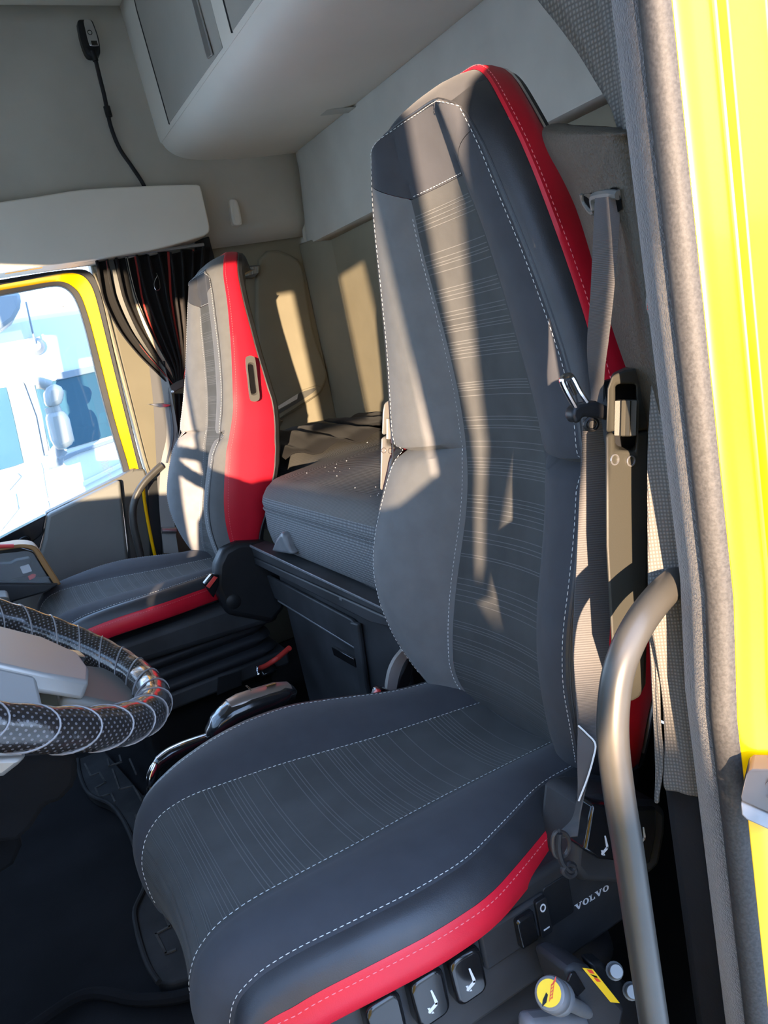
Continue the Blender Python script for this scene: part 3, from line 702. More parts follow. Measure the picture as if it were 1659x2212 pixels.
kn.tube(crom(atl([(1208, 1800), (1206, 1830), (1212, 1858), (1222, 1872), (1232, 1880), (1240, 1872), (1228, 1866), (1216, 1880), (1230, 1892), (1242, 1884), (1236, 1866)], Y=-.337), 5), .0035, 7); kn.build('anchor_cord', 'rubber', belt)

# ---------------- belt tower on the pillar (leathery cover)
Lp = [(1180, 272), (1171, 292), (1185, 332), (1214, 385), (1244, 450), (1270, 530), (1296, 615), (1322, 695), (1346, 755), (1368, 810), (1390, 900), (1396, 1000)]
Rp = [(1350, 285), (1352, 304), (1366, 360), (1378, 420), (1390, 500), (1400, 580), (1410, 660), (1420, 740), (1428, 800), (1436, 860), (1444, 930), (1452, 1010)]
rows = []
for (l, r) in zip(Lp, Rp):
    A, B = at(*l, Y=-.275), at(*r, Y=-.48)
    rows.append([A+V((.10, .03, 0)), A+V((.03, .012, 0))] + [A.lerp(B, k/10)+V((-.018*math.sin(PI*k/10), 0, 0)) for k in range(11)] + [B+V((.03, 0, 0))])
rows.insert(0, [p+V((.045, .02, .006)) for p in rows[0]]); rows.insert(0, [p+V((.07, .03, -.01)) for p in rows[0]])
rows = [r for r in rows]
tw = thing('belt_tower', 'brown-grey leathery pillar cover with seat belt slot above the folded armrest', 'pillar cover', at(1390, 900, Y=-.45))
sm = []
cols = list(zip(*rows))
cols = [crom(c_, 3) for c_ in cols]
tco = MB().grid([list(r) for r in zip(*cols)]).build('tower_cover', 'pillar_leather', tw, sharp=180)
from mathutils.bvhtree import BVHTree
bvh = BVHTree.FromPolygons([v.co.copy() for v in tco.data.vertices], [tuple(p.vertices) for p in tco.data.polygons])
sl_ = [(1254, 420), (1280, 416), (1312, 412), (1322, 405), (1333, 406), (1335, 414), (1340, 428), (1344, 452), (1335, 458), (1300, 440), (1288, 456), (1278, 456), (1266, 440)]
def onsurf(x, y, off=.003):
    d = (at(x, y, D=1)-CAM).normalized(); h = bvh.ray_cast(CAM, d)[0]
    return (h if h else at(x, y, Y=-.40)) - d*off
MB().prism([onsurf(x, y) for x, y in sl_], (.004, .006, 0)).build('belt_slot', 'void_black', tw, smooth=False)  # flat black plate paints in the dark inside of the slot
MB().tube(crom([onsurf(x, y)+V((-.001, -.002, 0)) for x, y in ((1284, 452), (1281, 430), (1290, 424), (1315, 420), (1335, 422))], 4), .004, 8).build('belt_guide', 'plastic_grey', tw)
MB().tube(crom([onsurf(x, y)+V((-.001, -.002, 0)) for x, y in ((1256, 420), (1262, 440), (1276, 458), (1284, 458))], 4), .0028, 8).build('slot_lip', 'plastic_grey', tw)

# ---------------- grab rail
gp = [(1500, 1222, -.455), (1466, 1250, -.468), (1430, 1283, -.478), (1392, 1330, -.486), (1358, 1390, -.49), (1335, 1455, -.492), (1325, 1530, -.493), (1325, 1610, -.494), (1338, 1720, -.496), (1356, 1830, -.498), (1378, 1980, -.50), (1402, 2140, -.502), (1420, 2260, -.504)]
gpts = crom([at(x, y, Y=Y) for x, y, Y in gp], 6)
gpts += [gpts[-1]+(gpts[-1]-gpts[-2]).normalized()*.05*k for k in range(1, 8)]
MB().tube(gpts, .0132, 18).build('grab_rail', 'rail_metal'); tag(bpy.data.objects['grab_rail'], 'thick bent grey metal grab rail in the driver doorway beside the yellow pillar', 'grab rail')

# ---------------- driver curtain (grey waffle fabric)
cu = thing('driver_curtain', 'grey waffle-weave curtain gathered behind the door seal', 'curtain', at(1450, 1700, Y=-.47))
def sheet(name, L, R, yl, yr, m, parent, wav=.004, nw=2, nn=16, n=5):
    a, c_ = crom([at(*p, Y=yl) for p in L], n), crom([at(*p, Y=yr) for p in R], n); rows = []
    for i in range(len(a)): rows.append([a[i].lerp(c_[i], k/nn)+V((wav*math.sin(2*PI*nw*k/nn), -wav*.6*math.sin(2*PI*nw*k/nn), 0)) for k in range(nn+1)])
    return MB().grid(rows).build(name, m, parent, solid=.002)
sheet('upper_fold', [(1120, -60), (1165, 5), (1205, 55), (1245, 110), (1285, 175), (1318, 232), (1340, 285), (1352, 320)], [(1330, -60), (1340, 5), (1345, 55), (1350, 110), (1354, 175), (1358, 232), (1362, 285), (1364, 320)], -.40, -.475, 'curtain_waffle', cu)
sheet('lower_fold', [(1418, 770), (1408, 850), (1399, 1000), (1399, 1200), (1402, 1320), (1418, 1420), (1430, 1500), (1436, 1600), (1434, 1660), (1433, 1690), (1438, 1704)], [(1445, 770), (1455, 850), (1470, 1000), (1490, 1200), (1500, 1320), (1502, 1420), (1504, 1500), (1508, 1600), (1510, 1660), (1512, 1712), (1512, 1716)], -.452, -.478, 'curtain_waffle', cu, wav=.002, nw=1)
sheet('inner_hem', [(1400, 1300), (1405, 1420), (1412, 1550), (1416, 1650), (1420, 1730)], [(1414, 1300), (1424, 1420), (1428, 1550), (1434, 1650), (1422, 1735)], -.44, -.45, 'curtain_waffle', cu, wav=.001)
tgm = MB().ribbon(crom(atl([(1402, 625), (1396, 645), (1398, 670), (1410, 700)], Y=-.484), 4), crom(atl([(1420, 625), (1420, 645), (1420, 670), (1420, 700)], Y=-.487), 4), .001).build('care_label', 'webbing_light', cu)
for k in range(4):
    y0 = 643+6*k; MB().prism(atl([(1398, y0+6), (1412, y0), (1412, y0+3), (1398, y0+9)], Y=-.489), (0, -.0004, 0)).build('label_stripe', 'sticker_red', tgm, smooth=False)
# lower pillar trim behind the rail
b = MB(); b.box((.07, -.46, .36), (.52, .07, .72)); struct(b.build('trim_6', 'carpet', bevel=.02))
b = MB(); b.box((-.75, -.53, .04), (1.1, .10, .08)); struct(b.build('trim_7', 'plastic_dusty', bevel=.02))

# ---------------- striker on the yellow pillar
st = thing('door_striker', 'worn steel door striker bolted to the yellow pillar', 'door latch', at(1640, 1720, Y=-.60))
MB().prism(atl([(1612, 1672), (1622, 1664), (1690, 1664), (1700, 1740), (1690, 1770), (1602, 1732), (1600, 1722)], Y=-.577), (.02, .012, 0)).build('striker_plate', 'steel_worn', st, bevel=.005, seg=3)
MB().prism(atl([(1600, 1734), (1692, 1775), (1692, 1808), (1612, 1772), (1602, 1762)], Y=-.576), (.02, .012, 0)).build('striker_base', 'knob_grey', st, bevel=.003)
MB().lathe(at(1664, 1702, Y=-.577), (-.2, -1, 0), [(0, -.001), (.006, -.001), (.0065, .0012), (.008, .0012), (.0082, 0)], 18).build('striker_bolt', 'steel_worn', st)

# ---------------- lever valve with yellow knob on the floor beside the seat
lv = thing('lever_valve', 'black floor lever with round yellow sticker knob', 'lever', at(1290, 2220, Y=-.36))
kc, kb = at(1188, 2146, Y=-.405), at(1272, 2188, Y=-.355); kd = (kc-kb).normalized()
MB().lathe(kc, kd, [(0, .003), (.0125, .003), (.0150, .0015), (.0165, -.003), (.0165, -.016), (.0150, -.018), (.0165, -.020), (.0165, -.032), (.012, -.036), (0, -.037)], 28).build('knob', 'knob_grey', lv)
dk = MB().lathe(kc+kd*.0032, kd, [(0, .0004), (.0122, .0004), (.0122, 0)], 28).build('knob_sticker', 'sticker_yellow', lv)
x_ = (V((1, 0, 0))-kd*kd.x).normalized(); z_ = (V((0, 0, 1))-kd*kd.z-x_*0).normalized(); o_ = kc+kd*.0038
ar = MB()
for k in range(5): ar.prism([o_+x_*.003+z_*(-.008+.003*k), o_+x_*.006+z_*(-.008+.003*k), o_+x_*.006+z_*(-.0070+.003*k), o_+x_*.003+z_*(-.0070+.003*k)], kd*.0003)
ar.prism([o_+x_*.0022-z_*.009, o_+x_*.003-z_*.009, o_+x_*.003+z_*.006, o_+x_*.0022+z_*.006], kd*.0003); ar.prism([o_+x_*.006-z_*.009, o_+x_*.0068-z_*.009, o_+x_*.0068+z_*.006, o_+x_*.006+z_*.006], kd*.0003)
ar.prism([o_+x_*.003+z_*.005, o_+x_*.0085+z_*.0095, o_+x_*.0085+z_*.0045, o_+x_*.0055+z_*.004], kd*.0003); ar.build('sticker_arrow', 'sticker_red', dk, smooth=False)
fg = MB(); fg.prism([o_-x_*.008-z_*.007, o_-x_*.002-z_*.007, o_-x_*.001-z_*.001, o_-x_*.004+z_*.003, o_-x_*.008-z_*.001], kd*.0003); fg.build('sticker_figure', 'gloss_black', dk, smooth=False)
MB().tube([kc-kd*.034, kb-kd*.02], .0075, 14).build('lever_shaft', 'knob_grey', lv)
bx = [(1224, 2096), (1246, 2084), (1276, 2090), (1340, 2165), (1352, 2178), (1340, 2230), (1270, 2230), (1240, 2150)]
hb = MB().prism(atl(bx, Y=-.365), (.0, .06, -.01)).build('lever_housing', 'plastic_dusty', lv, bevel=.006)
MB().prism(atl([(1230, 2100), (1240, 2096), (1262, 2132), (1244, 2150), (1222, 2118)], Y=-.3655), (0, -.003, 0)).build('slot_window', 'gloss_black', hb, bevel=.001)
lbm = MB().prism(atl([(1257, 2090), (1280, 2093), (1338, 2166), (1318, 2164)], Y=-.366), (0, -.0008, 0)).build('warning_label', 'sticker_yellow', hb, smooth=False)
for k, pp in enumerate(([(1267, 2094), (1278, 2095), (1284, 2103), (1274, 2102)], [(1274, 2104), (1288, 2108), (1291, 2112), (1284, 2111)], [(1282, 2112), (1292, 2114), (1298, 2121), (1289, 2120)])):
    MB().prism(atl(pp, Y=-.3668), (0, -.0004, 0)).build('label_mark', 'sticker_red' if k != 1 else 'gloss_black', lbm, smooth=False)
for p in ((1330, 2098), (1366, 2142)): MB().lathe(at(p[0], p[1], Y=-.355), (-.3, -.6, .6), [(.0, .006), (.007, .006), (.008, .004), (.008, -.006), (.010, -.008), (0, -.009)], 16).build('mounting_bolt', 'metal_zinc', lv)
MB().prism(atl([(1275, 2082), (1300, 2078), (1420, 2180), (1420, 2240), (1350, 2240)], Y=-.34), (0, .02, 0)).build('mounting_plate', 'plastic_black', lv, bevel=.004)
MB().prism(atl([(1150, 2215), (1275, 2200), (1300, 2260), (1150, 2300)], Y=-.372), (0, .03, 0)).build('lever_boot', 'knob_grey', lv, bevel=.01)

# ---------------- passenger seat base
PY = 1.447
pb = MB().prism([(-.20, PY-.30, .47), (-.215, PY-.30, .56), (-.195, PY-.30, .62), (-.165, PY-.30, .655), (-.12, PY-.30, .665), (-.03, PY-.30, .64), (.0, PY-.30, .56), (-.03, PY-.30, .43), (-.08, PY-.30, .40)], (0, .06, 0)).build('hinge_cover', 'plastic_black', pas, bevel=.016, seg=3)
MB().prism([(-.60, PY-.275, .49), (-.60, PY-.275, .42), (-.05, PY-.275, .39), (-.03, PY-.275, .49)], (0, .55, 0)).build('base_frame', 'plastic_dusty', pas, bevel=.02, seg=3)
bellows('bellows', pas, -.31, PY, .235, .235, .44, .285, 4)
MB().box((-.30, PY, .265), (.52, .50, .05)).build('floor_plinth', 'plastic_dusty', pas, bevel=.008)
MB().box((-.28, PY+.03, .12), (.40, .38, .25)).build('pedestal', 'carpet', pas, bevel=.02)
MB().prism(atl([(470, 1462), (520, 1448), (522, 1480), (468, 1502)], Y=PY-.254), (0, -.003, 0)).build('plinth_cover', 'plastic_black', pas, bevel=.003)
MB().lathe(at(505, 1300, Y=PY-.30), (0, -1, 0), [(0, .003), (.018, .003), (.022, 0)], 20).build('pivot_cap', 'plastic_black', pas)
bk = thing('buckle_passenger', 'black seat belt buckle with red release button on the passenger seat', 'belt buckle', at(455, 1285, Y=PY-.31)); bk.name = 'seat_belt_buckle'
MB().prism(atl([(440, 1262), (458, 1240), (474, 1242), (474, 1262), (462, 1292), (450, 1276)], Y=PY-.325), (0, .02, 0)).build('buckle_body', 'gloss_black', bk, bevel=.003)
MB().prism(atl([(445, 1266), (462, 1244), (470, 1247), (452, 1271)], Y=PY-.327), (0, -.003, 0)).build('release_button', 'buckle_red', bk, bevel=.001)
# slot grip in the passenger backrest
sg = MB(); rr = crom(atl([(530, 778), (536, 769), (546, 770), (551, 780), (557, 830), (560, 858), (555, 866), (545, 867), (539, 860), (534, 820)], Y=1.152), 4, True)
cc = sum(rr, V((0, 0, 0)))/len(rr)
sg.grid([rr, [p+V((0, -.004, 0)) for p in rr], [cc+(p-cc)*.72+V((0, -.004, 0)) for p in rr], [cc+(p-cc)*.62+V((0, .006, 0)) for p in rr]], cu=True)
so_ = sg.build('slot_bezel', 'plastic_grey', pas); MB().prism([cc+(p-cc)*.70+V((0, .0035, 0)) for p in rr], (0, .002, 0)).build('slot_opening', 'gloss_black', so_, smooth=False)

# ---------------- bunk: mattress and base with fold-out tray
def mattress():
    r_ = thing('bunk_mattress', 'grey ribbed bunk mattress between the seats with dusty top', 'mattress', (.3, .73, .645))
    xb, zt = .69, .80
    prof = []
    def fx_(y):   # front edge in plan: protrudes between the seats
        a = 1/(1+math.exp(-(y-.26)/.022)); c_ = 1/(1+math.exp((y-1.12)/.022)); return lerp(.17, -.062, a*c_)
    ys = [-.45+.02*k for k in range(33)]+[.20+.012*k for k in range(85)]+[1.22+.03*k for k in range(26)]
    ys = sorted(set(round(y, 4) for y in ys if y < 1.97))
    def top(x, y): return zt + .035*max(0, 1-abs(x-.35)/.5) + .012*math.sin(y*9+x*4) + .008*math.sin(x*17+y*3)
    front = []
    for dz_, dx_ in ((.645, .012), (.66, .002), (.70, -.004), (.74, -.002), (.756, .003), (.762, .0), (.775, -.002), (.79, .004)):
        front.append([V((fx_(y)+dx_, y, dz_)) for y in ys])
    MB().grid(front).build('front_face', 'mattress', r_)
    t0 = [V((fx_(y)+.004, y, .79)) for y in ys]; rows = [t0]
    for k, (f_, z_) in enumerate([(.02, .808), (.05, .822), (.10, None), (.2, None), (.3, None), (.45, None), (.6, None), (.75, None), (.9, None), (1, None)]):
        rows.append([V((lerp(fx_(y)+.004, xb, f_), y, z_ if z_ else max(.822, top(lerp(fx_(y), xb, f_), y)))) for y in ys])
    MB().grid([list(q) for q in zip(*rows)]).build('top_face', 'mattress_top', r_)
    MB().tube([V((fx_(y)-.001, y, .757)) for y in ys], .003, 6).build('piping', 'mattress', r_)
    cr_ = MB(); rnd = random.Random(4)
    for k in range(90):
        x, y = rnd.uniform(.0, .6), rnd.uniform(.45, 1.5)
        if x < fx_(y)+.05: continue
        z = max(.822, top(x, y)); s_ = rnd.uniform(.0008, .002); cr_.box((x, y, z+.003), (s_, s_, s_))
    tag(cr_.build('crumbs', 'dust_white', r_, smooth=False), kind='stuff')
    return r_
mattress()
bu = thing('bunk_cabinet', 'black plastic bunk base with fold-out tray and drawer', 'bunk base', (.0, .74, .0))
MB().box((.02, .735, .36), (.14, .70, .56)).build('carcass', 'plastic_dusty', bu, bevel=.012)
MB().box((.40, .735, .60), (.56, 2.40, .08)).build('bunk_board', 'plastic_black', bu, bevel=.01)
# drawer front, recess and label plate
A = lambda x, y, X=-.052: at(x, y, X=X)
MB().prism([A(582, 1240), A(765, 1335), A(775, 1345), A(772, 1395), A(600, 1290)], (-.010, 0, 0)).build('drawer_front', 'plastic_dusty', bu, bevel=.003)
MB().prism([A(600, 1292), A(774, 1396), A(776, 1380), A(610, 1300), A(640, 1308), A(770, 1372)], (-.002, 0, 0)).build('grip_recess', 'knob_grey', bu, smooth=False)
MB().prism([A(604, 1298), A(771, 1400), A(771, 1396), A(604, 1294)], (-.007, 0, 0)).build('grip_edge', 'knob_grey', bu, bevel=.002)
MB().prism([A(722, 1395), A(770, 1421), A(775, 1440), A(727, 1413)], (-.008, 0, 0)).build('label_plate', 'gloss_black', bu, bevel=.001)
MB().prism([A(765, 1340), A(782, 1345), A(800, 1480), A(810, 1520), A(790, 1520)], (-.012, 0, 0)).build('corner_rib', 'plastic_dusty', bu, bevel=.004)
tr = thing('bunk_tray', 'black fold-out tray edge along the bunk front', 'tray', (-.09, .74, .60))
T = lambda x, y, X=-.088: at(x, y, X=X)
MB().prism([T(541, 1178), T(838, 1320), T(846, 1345), T(830, 1330), T(548, 1203)], (.05, 0, 0)).build('tray_front', 'plastic_dusty', tr, bevel=.003)
MB().prism([T(548, 1205), T(829, 1332), T(870, 1336), T(870, 1362), T(800, 1345), T(551, 1219)], (.055, 0, 0)).build('tray_lip', 'plastic_dusty', tr, bevel=.003)
MB().prism([T(541, 1176), T(837, 1316), T(838, 1321), T(541, 1181)], (-.003, 0, .0)).build('tray_edge', 'knob_grey', tr, bevel=.001)
MB().prism([T(733, 1291), T(739, 1294), T(739, 1298), T(733, 1295)], (-.001, 0, 0)).build('plus_mark', 'knob_grey', tr, smooth=False)
cl = MB(); cl.prism(atl([(583, 1192), (594, 1165), (604, 1151), (610, 1154), (618, 1180), (628, 1200)], X=-.085), (.03, .0, .0)); tag(cl.build('tray_clip', 'knob_grey', bevel=.01, seg=3), 'pale grey curved clip standing at the bunk tray edge', 'clip')
# black cloth behind the passenger seat and dark sheet put in for the shade at the back of the bunk
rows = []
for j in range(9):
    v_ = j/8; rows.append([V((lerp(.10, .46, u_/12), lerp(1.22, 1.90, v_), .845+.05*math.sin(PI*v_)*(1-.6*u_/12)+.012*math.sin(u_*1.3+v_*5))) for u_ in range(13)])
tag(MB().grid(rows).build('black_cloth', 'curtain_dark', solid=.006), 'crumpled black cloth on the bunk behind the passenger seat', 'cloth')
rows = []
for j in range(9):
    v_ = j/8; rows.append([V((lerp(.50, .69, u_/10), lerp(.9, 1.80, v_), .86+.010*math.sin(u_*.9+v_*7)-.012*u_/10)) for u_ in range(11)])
tag(MB().grid(rows).build('bunk_shade_sheet', 'curtain_dark', solid=.006), 'dark sheet put in for the shade along the back wall of the bunk', 'shade sheet')

# ---------------- overhead locker
lk = thing('overhead_locker', 'light grey overhead locker along the rear wall', 'locker', (.45, .74, 1.87))
prof = [(.70, 1.885), (.66, 1.868), (.50, 1.862), (.32, 1.868), (.255, 1.876), (.215, 1.890), (.190, 1.910), (.176, 1.935), (.168, 1.965), (.160, 2.20), (.155, 2.385)]
pr = crom([V((x, 0, z)) for x, z in prof], 4)
ysl = [1.975, 1.972, 1.955] + [1.9-.2*k for k in range(12)]
rows = []
for k, y in enumerate(ysl):
    s_ = {0: .03, 1: .008}.get(k, 0); rows.append([V((p.x+(s_ if p.x < .3 else 0), y, p.z+s_*(1 if p.z < 2.0 else 0))) for p in pr])
MB().grid(rows).build('locker_body', 'trim_light', lk, solid=-.012)
xf = lambda z: itp(z, [1.965, 2.2, 2.385], [.168, .160, .155])
def lp(name, y0, y1, m, dx=-.002):
    poly = [V((xf(1.952)+.001, y0, 1.952)), V((xf(1.952)+.001, y1, 1.948)), V((xf(2.40), y1, 2.40)), V((xf(2.355), y0-.0, 2.36)), V((xf(2.3), y0+.01, 2.30))]
    return MB().prism(poly, (dx, 0, 0)).build(name, m, lk, bevel=.002)
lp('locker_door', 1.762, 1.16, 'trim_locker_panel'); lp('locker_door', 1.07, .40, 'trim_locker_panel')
lp('door_gap', 1.775, 1.764, 'rubber', dx=-.0015); lp('door_gap', 1.082, 1.071, 'rubber', dx=-.0015)
MB().prism([V((.164, 1.265, 1.96)), V((.164, 1.225, 1.955)), V((.158, 1.26, 2.35)), V((.158, 1.285, 2.35))], (-.006, 0, 0)).build('locker_pull', 'chrome_brushed', lk, bevel=.002)
MB().prism(atl([(685, 250), (705, 236), (783, 229), (768, 242)], Z=1.8645), (0, 0, -.0012)).build('locker_label', 'trim_upper_back', lk, smooth=False)

# ---------------- window header cover with curtain rail, passenger side
sc = thing('window_cover', 'pale grey cover panel above the passenger window holding the curtain rail', 'cover panel', at(200, 500, Y=1.86))
poly = crom(atl([(-330, 495), (-80, 449), (0, 436), (80, 424), (180, 409), (300, 402), (400, 398)], Y=1.86), 4)+crom(atl([(424, 398), (433, 402), (440, 430), (448, 465), (453, 490), (451, 502), (440, 510)], Y=1.86), 3)+crom(atl([(400, 522), (330, 540), (200, 560), (80, 577), (0, 590), (-80, 601), (-330, 645)], Y=1.86), 4)
MB().prism(poly, (0, .12, 0)).build('cover_panel', 'trim_light', sc, bevel=.012, seg=3)
MB().prism(atl([(10, 582), (130, 563), (168, 557), (168, 562), (130, 570), (10, 590)], Y=1.87), (0, .03, 0)).build('light_strip', 'chrome', sc, bevel=.002)
MB().tube(atl([(160, 566), (440, 528)], Y=1.90), .006, 8).build('curtain_rail', 'silver_paint', sc)
MB().prism(atl([(424, 520), (452, 510), (458, 535), (465, 560), (462, 580), (440, 585), (425, 575)], Y=1.94), (0, .03, 0)).build('rail_bracket', 'plastic_black', sc, bevel=.004)

# ---------------- passenger curtain
pc = thing('passenger_curtain', 'black pleated curtain tied back beside the passenger window', 'curtain', at(380, 900, Y=1.9))
NU, NV = 132, 34; NP = 11
rows = []
topL, topR = (204, 562), (452, 536)
left = crom([V((204, 562, 0)), V((213, 610, 0)), V((226, 655, 0)), V((258, 715, 0)), V((300, 768, 0)), V((345, 812, 0)), V((371, 836, 0))], 8)
def cpt(u, v):
    i = v*(len(left)-1); k = min(len(left)-2, int(i)); l = left[k].lerp(left[k+1], i-k)
    rx = lerp(452, 402, v**1.2); ry = lerp(536, 818, v)
    w_ = u; x = lerp(l.x, rx, w_); y = lerp(l.y, ry, w_)
    # hanging folds fall straighter in the middle
    x += 14*math.sin(PI*u)*math.sin(PI*v)
    amp = .020*(1-.55*v)
    ph = 2*PI*NP*u + 1.2*math.sin(5*u+3*v)
    Yd = 1.915 - amp*math.sin(ph) - .015*math.sin(PI*v)
    return at(x, y, Y=Yd) + X1*(amp*.55*math.cos(ph)) + Z1*(.006*math.sin(ph*.5)*(1-v) if v < .12 else 0)
rows = [[cpt(i/NU, j/NV) for i in range(NU+1)] for j in range(NV+1)]
mm = MB().grid(rows); mm.build('curtain_cloth', 'curtain_dark', pc, solid=.0015, sharp=180)
for (u0, du, m) in ((.112, .010, 'curtain_red'), (.135, .016, 'door_panel'), (.245, .030, 'curtain_cream'), (.33, .006, 'curtain_red'), (.62, .008, 'curtain_red'), (.83, .010, 'curtain_red')):
    a_ = [cpt(u0, j/40)+V((0, -.004, 0)) for j in range(41)]; b_ = [cpt(u0+du, j/40)+V((0, -.004, 0)) for j in range(41)]
    MB().ribbon(a_, b_, .001).build('curtain_stripe', m, pc)
MB().strip(crom(atl([(366, 836), (380, 826), (396, 819), (408, 816)], Y=1.885), 4), crom(atl([(374, 851), (384, 843), (398, 836), (410, 832)], Y=1.885), 4), (0, .05, 0)).build('tie_band', 'plastic_grey', pc, bevel=.003)
MB().lathe(at(373, 846, Y=1.88), (-.4, -1, 0), [(0, .004), (.005, .003), (.006, 0)], 12).build('tie_stud', 'chrome_brushed', pc)
rows = []
for j in range(13):
    v_ = j/12; rows.append([at(lerp(376+8*v_, 404+10*v_, i/16), lerp(850, 1000, v_), Y=1.905-.010*math.sin(2*PI*3*i/16+2*v_)) for i in range(17)])
MB().grid(rows).build('curtain_tail', 'curtain_dark', pc, solid=.0015, sharp=180)
MB().tube(crom(atl([(340, 595), (333, 612), (336, 626), (345, 624), (344, 606), (338, 590)], Y=1.87), 5), .0010, 5).build('curtain_hook', 'chrome', pc)

# ---------------- passenger seat belt
pbt = thing('seat_belt_passenger', 'dark and light webbing seat belt beside the passenger seat', 'seat belt', at(368, 1190, Y=1.9)); pbt.name = 'seat_belt.001'
def web(nm, E, Y, m, dy=-.006):
    L = crom([at(l, y, Y=Y) for y, l, r in E], 4); R = crom([at(r, y, Y=Y+dy) for y, l, r in E], 4); MB().ribbon(L, R, .0016).build(nm, m, pbt)
web('rear_webbing', [(700, 318, 342), (775, 321, 346), (870, 331, 355), (960, 336, 362), (1060, 341, 364), (1150, 348, 368), (1195, 352, 372)], 1.945, 'webbing_dark')
web('front_webbing', [(780, 343, 352), (830, 349, 366), (870, 354, 374), (940, 360, 384), (1000, 348, 372), (1080, 344, 372), (1140, 348, 378), (1195, 354, 386)], 1.915, 'webbing_light', dy=-.02)
web('dark_line', [(780, 352, 356), (830, 359, 363), (870, 364, 368), (940, 370, 375), (1000, 358, 362)], 1.905, 'webbing_dark')
MB().prism(atl([(320, 873), (345, 871), (370, 874), (362, 879), (345, 880)], Y=1.89), (0, .03, 0)).build('belt_clip', 'chrome', pbt, bevel=.001)
MB().tube(atl([(349, 1146), (380, 1146)], Y=1.89), .012, 12).build('belt_roller', 'chrome_brushed', pbt)
# ---------------- passenger grab rail
MB().tube(crom(atl([(350, 1005), (335, 1018), (312, 1042), (295, 1070), (287, 1100), (289, 1135), (298, 1175), (310, 1225)], Y=1.90), 6), .0135, 14).build('grab_rail.001', 'rail_metal'); tag(bpy.data.objects['grab_rail.001'], 'bent grey grab rail beside the passenger door and dark belt', 'grab rail')
MB().tube(crom(atl([(310, 1042), (312, 1080), (324, 1150), (338, 1215)], Y=1.955), 4), .006, 8).build('trim_8', 'yellow_paint'); struct(bpy.data.objects['trim_8'])
b = MB(); b.prism(atl([(318, 1040), (348, 1035), (352, 1250), (338, 1250), (322, 1140)], Y=1.962), (0, .04, 0)); struct(b.build('trim_9', 'plastic_black', bevel=.004))

# ---------------- reading lamp on a flexible neck
ln = thing('gooseneck_lamp', 'black flexible-neck reading lamp with grey head on the side wall', 'lamp', at(312, 402, Y=1.91))
MB().tube(crom([at(x, y, Y=Y) for x, y, Y in ((203, 115, 1.89), (215, 165, 1.90), (225, 205, 1.91), (232, 240, 1.915), (240, 275, 1.92), (258, 320, 1.92), (285, 360, 1.915), (305, 390, 1.905), (316, 412, 1.90))], 8), .0068, 10).build('flexible_neck', 'rubber', ln)
MB().tube(atl([(230, 230), (236, 252)], Y=1.915), .011, 12).build('neck_collar', 'plastic_black', ln)
MB().tube(atl([(199, 112), (207, 132)], Y=1.89), [.013, .009], 12).build('neck_socket', 'plastic_black', ln)
hd = crom(atl([(169, 42), (182, 40), (198, 41), (206, 56), (214, 80), (217, 100), (217, 114), (210, 120), (194, 120), (184, 108), (175, 82), (170, 58)], Y=1.88), 3, True)
MB().prism(hd, (0, .045, 0)).build('lamp_head', 'plastic_black', ln, bevel=.010, seg=3)
fc = MB().prism(crom(atl([(181, 44), (193, 43), (199, 50), (208, 74), (213, 96), (211, 100), (196, 100), (191, 92), (184, 64)], Y=1.877), 3, True), (0, -.004, 0)).build('lamp_face', 'chrome_brushed', ln, bevel=.002)
MB().lathe(at(194, 70, Y=1.8725), (0, -1, 0), [(.008, 0), (.0075, .001), (.006, .001), (.005, -.002), (0, -.002)], 16).build('led_lens', 'gloss_black', fc)
MB().prism(atl([(196, 88), (209, 88), (212, 98), (199, 98)], Y=1.8725), (0, -.001, 0)).build('lamp_switch', 'gloss_black', fc, bevel=.001)
# ---------------- coat hook, interior lamp, side locker grip
hk = thing('coat_hook', 'small pale grey plastic coat hook on the side wall', 'hook', at(508, 480, Y=1.97))
MB().prism(crom(atl([(497, 432), (505, 430), (513, 434), (519, 455), (523, 482), (518, 486), (506, 485), (501, 470), (498, 448)], Y=1.922), 3, True), (0, .04, 0)).build('hook_body', 'trim_light', hk, bevel=.004)
MB().prism(crom(atl([(504, 438), (511, 438), (519, 480), (508, 481)], Y=1.9215), 3, True), (0, -.003, 0)).build('hook_face', 'trim_light', hk, bevel=.002)
il = thing('interior_lamp', 'small clear ribbed lamp lens on the tan side trim behind the passenger seat', 'lamp', at(545, 600, Y=1.99))
MB().prism(atl([(500, 577), (562, 572), (557, 592), (548, 600), (500, 602)], Y=1.962), (0, .03, 0)).build('lamp_base', 'plastic_grey', il, bevel=.002)
rows = [[at(lerp(522, 559, i/20), lerp(579, 575, i/20)+(0 if j == 0 else 20-6*i/20), Y=1.957-.002*(i % 2)) for i in range(21)] for j in (0, 1)]
MB().grid(rows).build('ribbed_lens', 'lamp_lens', il, solid=.003, smooth=False)
gr = thing('side_locker', 'tan side locker door with slanted grip recess behind the passenger seat', 'locker door', at(640, 900, Y=1.99))
MB().prism(crom(atl([(560, 560), (645, 560), (665, 640), (680, 720), (700, 780), (708, 810), (700, 838), (680, 860), (580, 910), (560, 800)], Y=1.985), 4, True), (0, .03, 0)).build('locker_door', 'trim_lower', gr, bevel=.012, seg=3)
fo = atl([(580, 908), (640, 868), (655, 842), (684, 832), (697, 836), (690, 850), (650, 875), (590, 914)], Y=1.975)
MB().prism(fo, (0, .02, 0)).build('grip_frame', 'trim_lower', gr, bevel=.004)
MB().prism(atl([(584, 898), (628, 872), (648, 848), (678, 838), (684, 840), (676, 848), (640, 872), (590, 900)], Y=1.9745), (0, -.001, 0)).build('grip_recess', 'plastic_grey', gr, smooth=False)
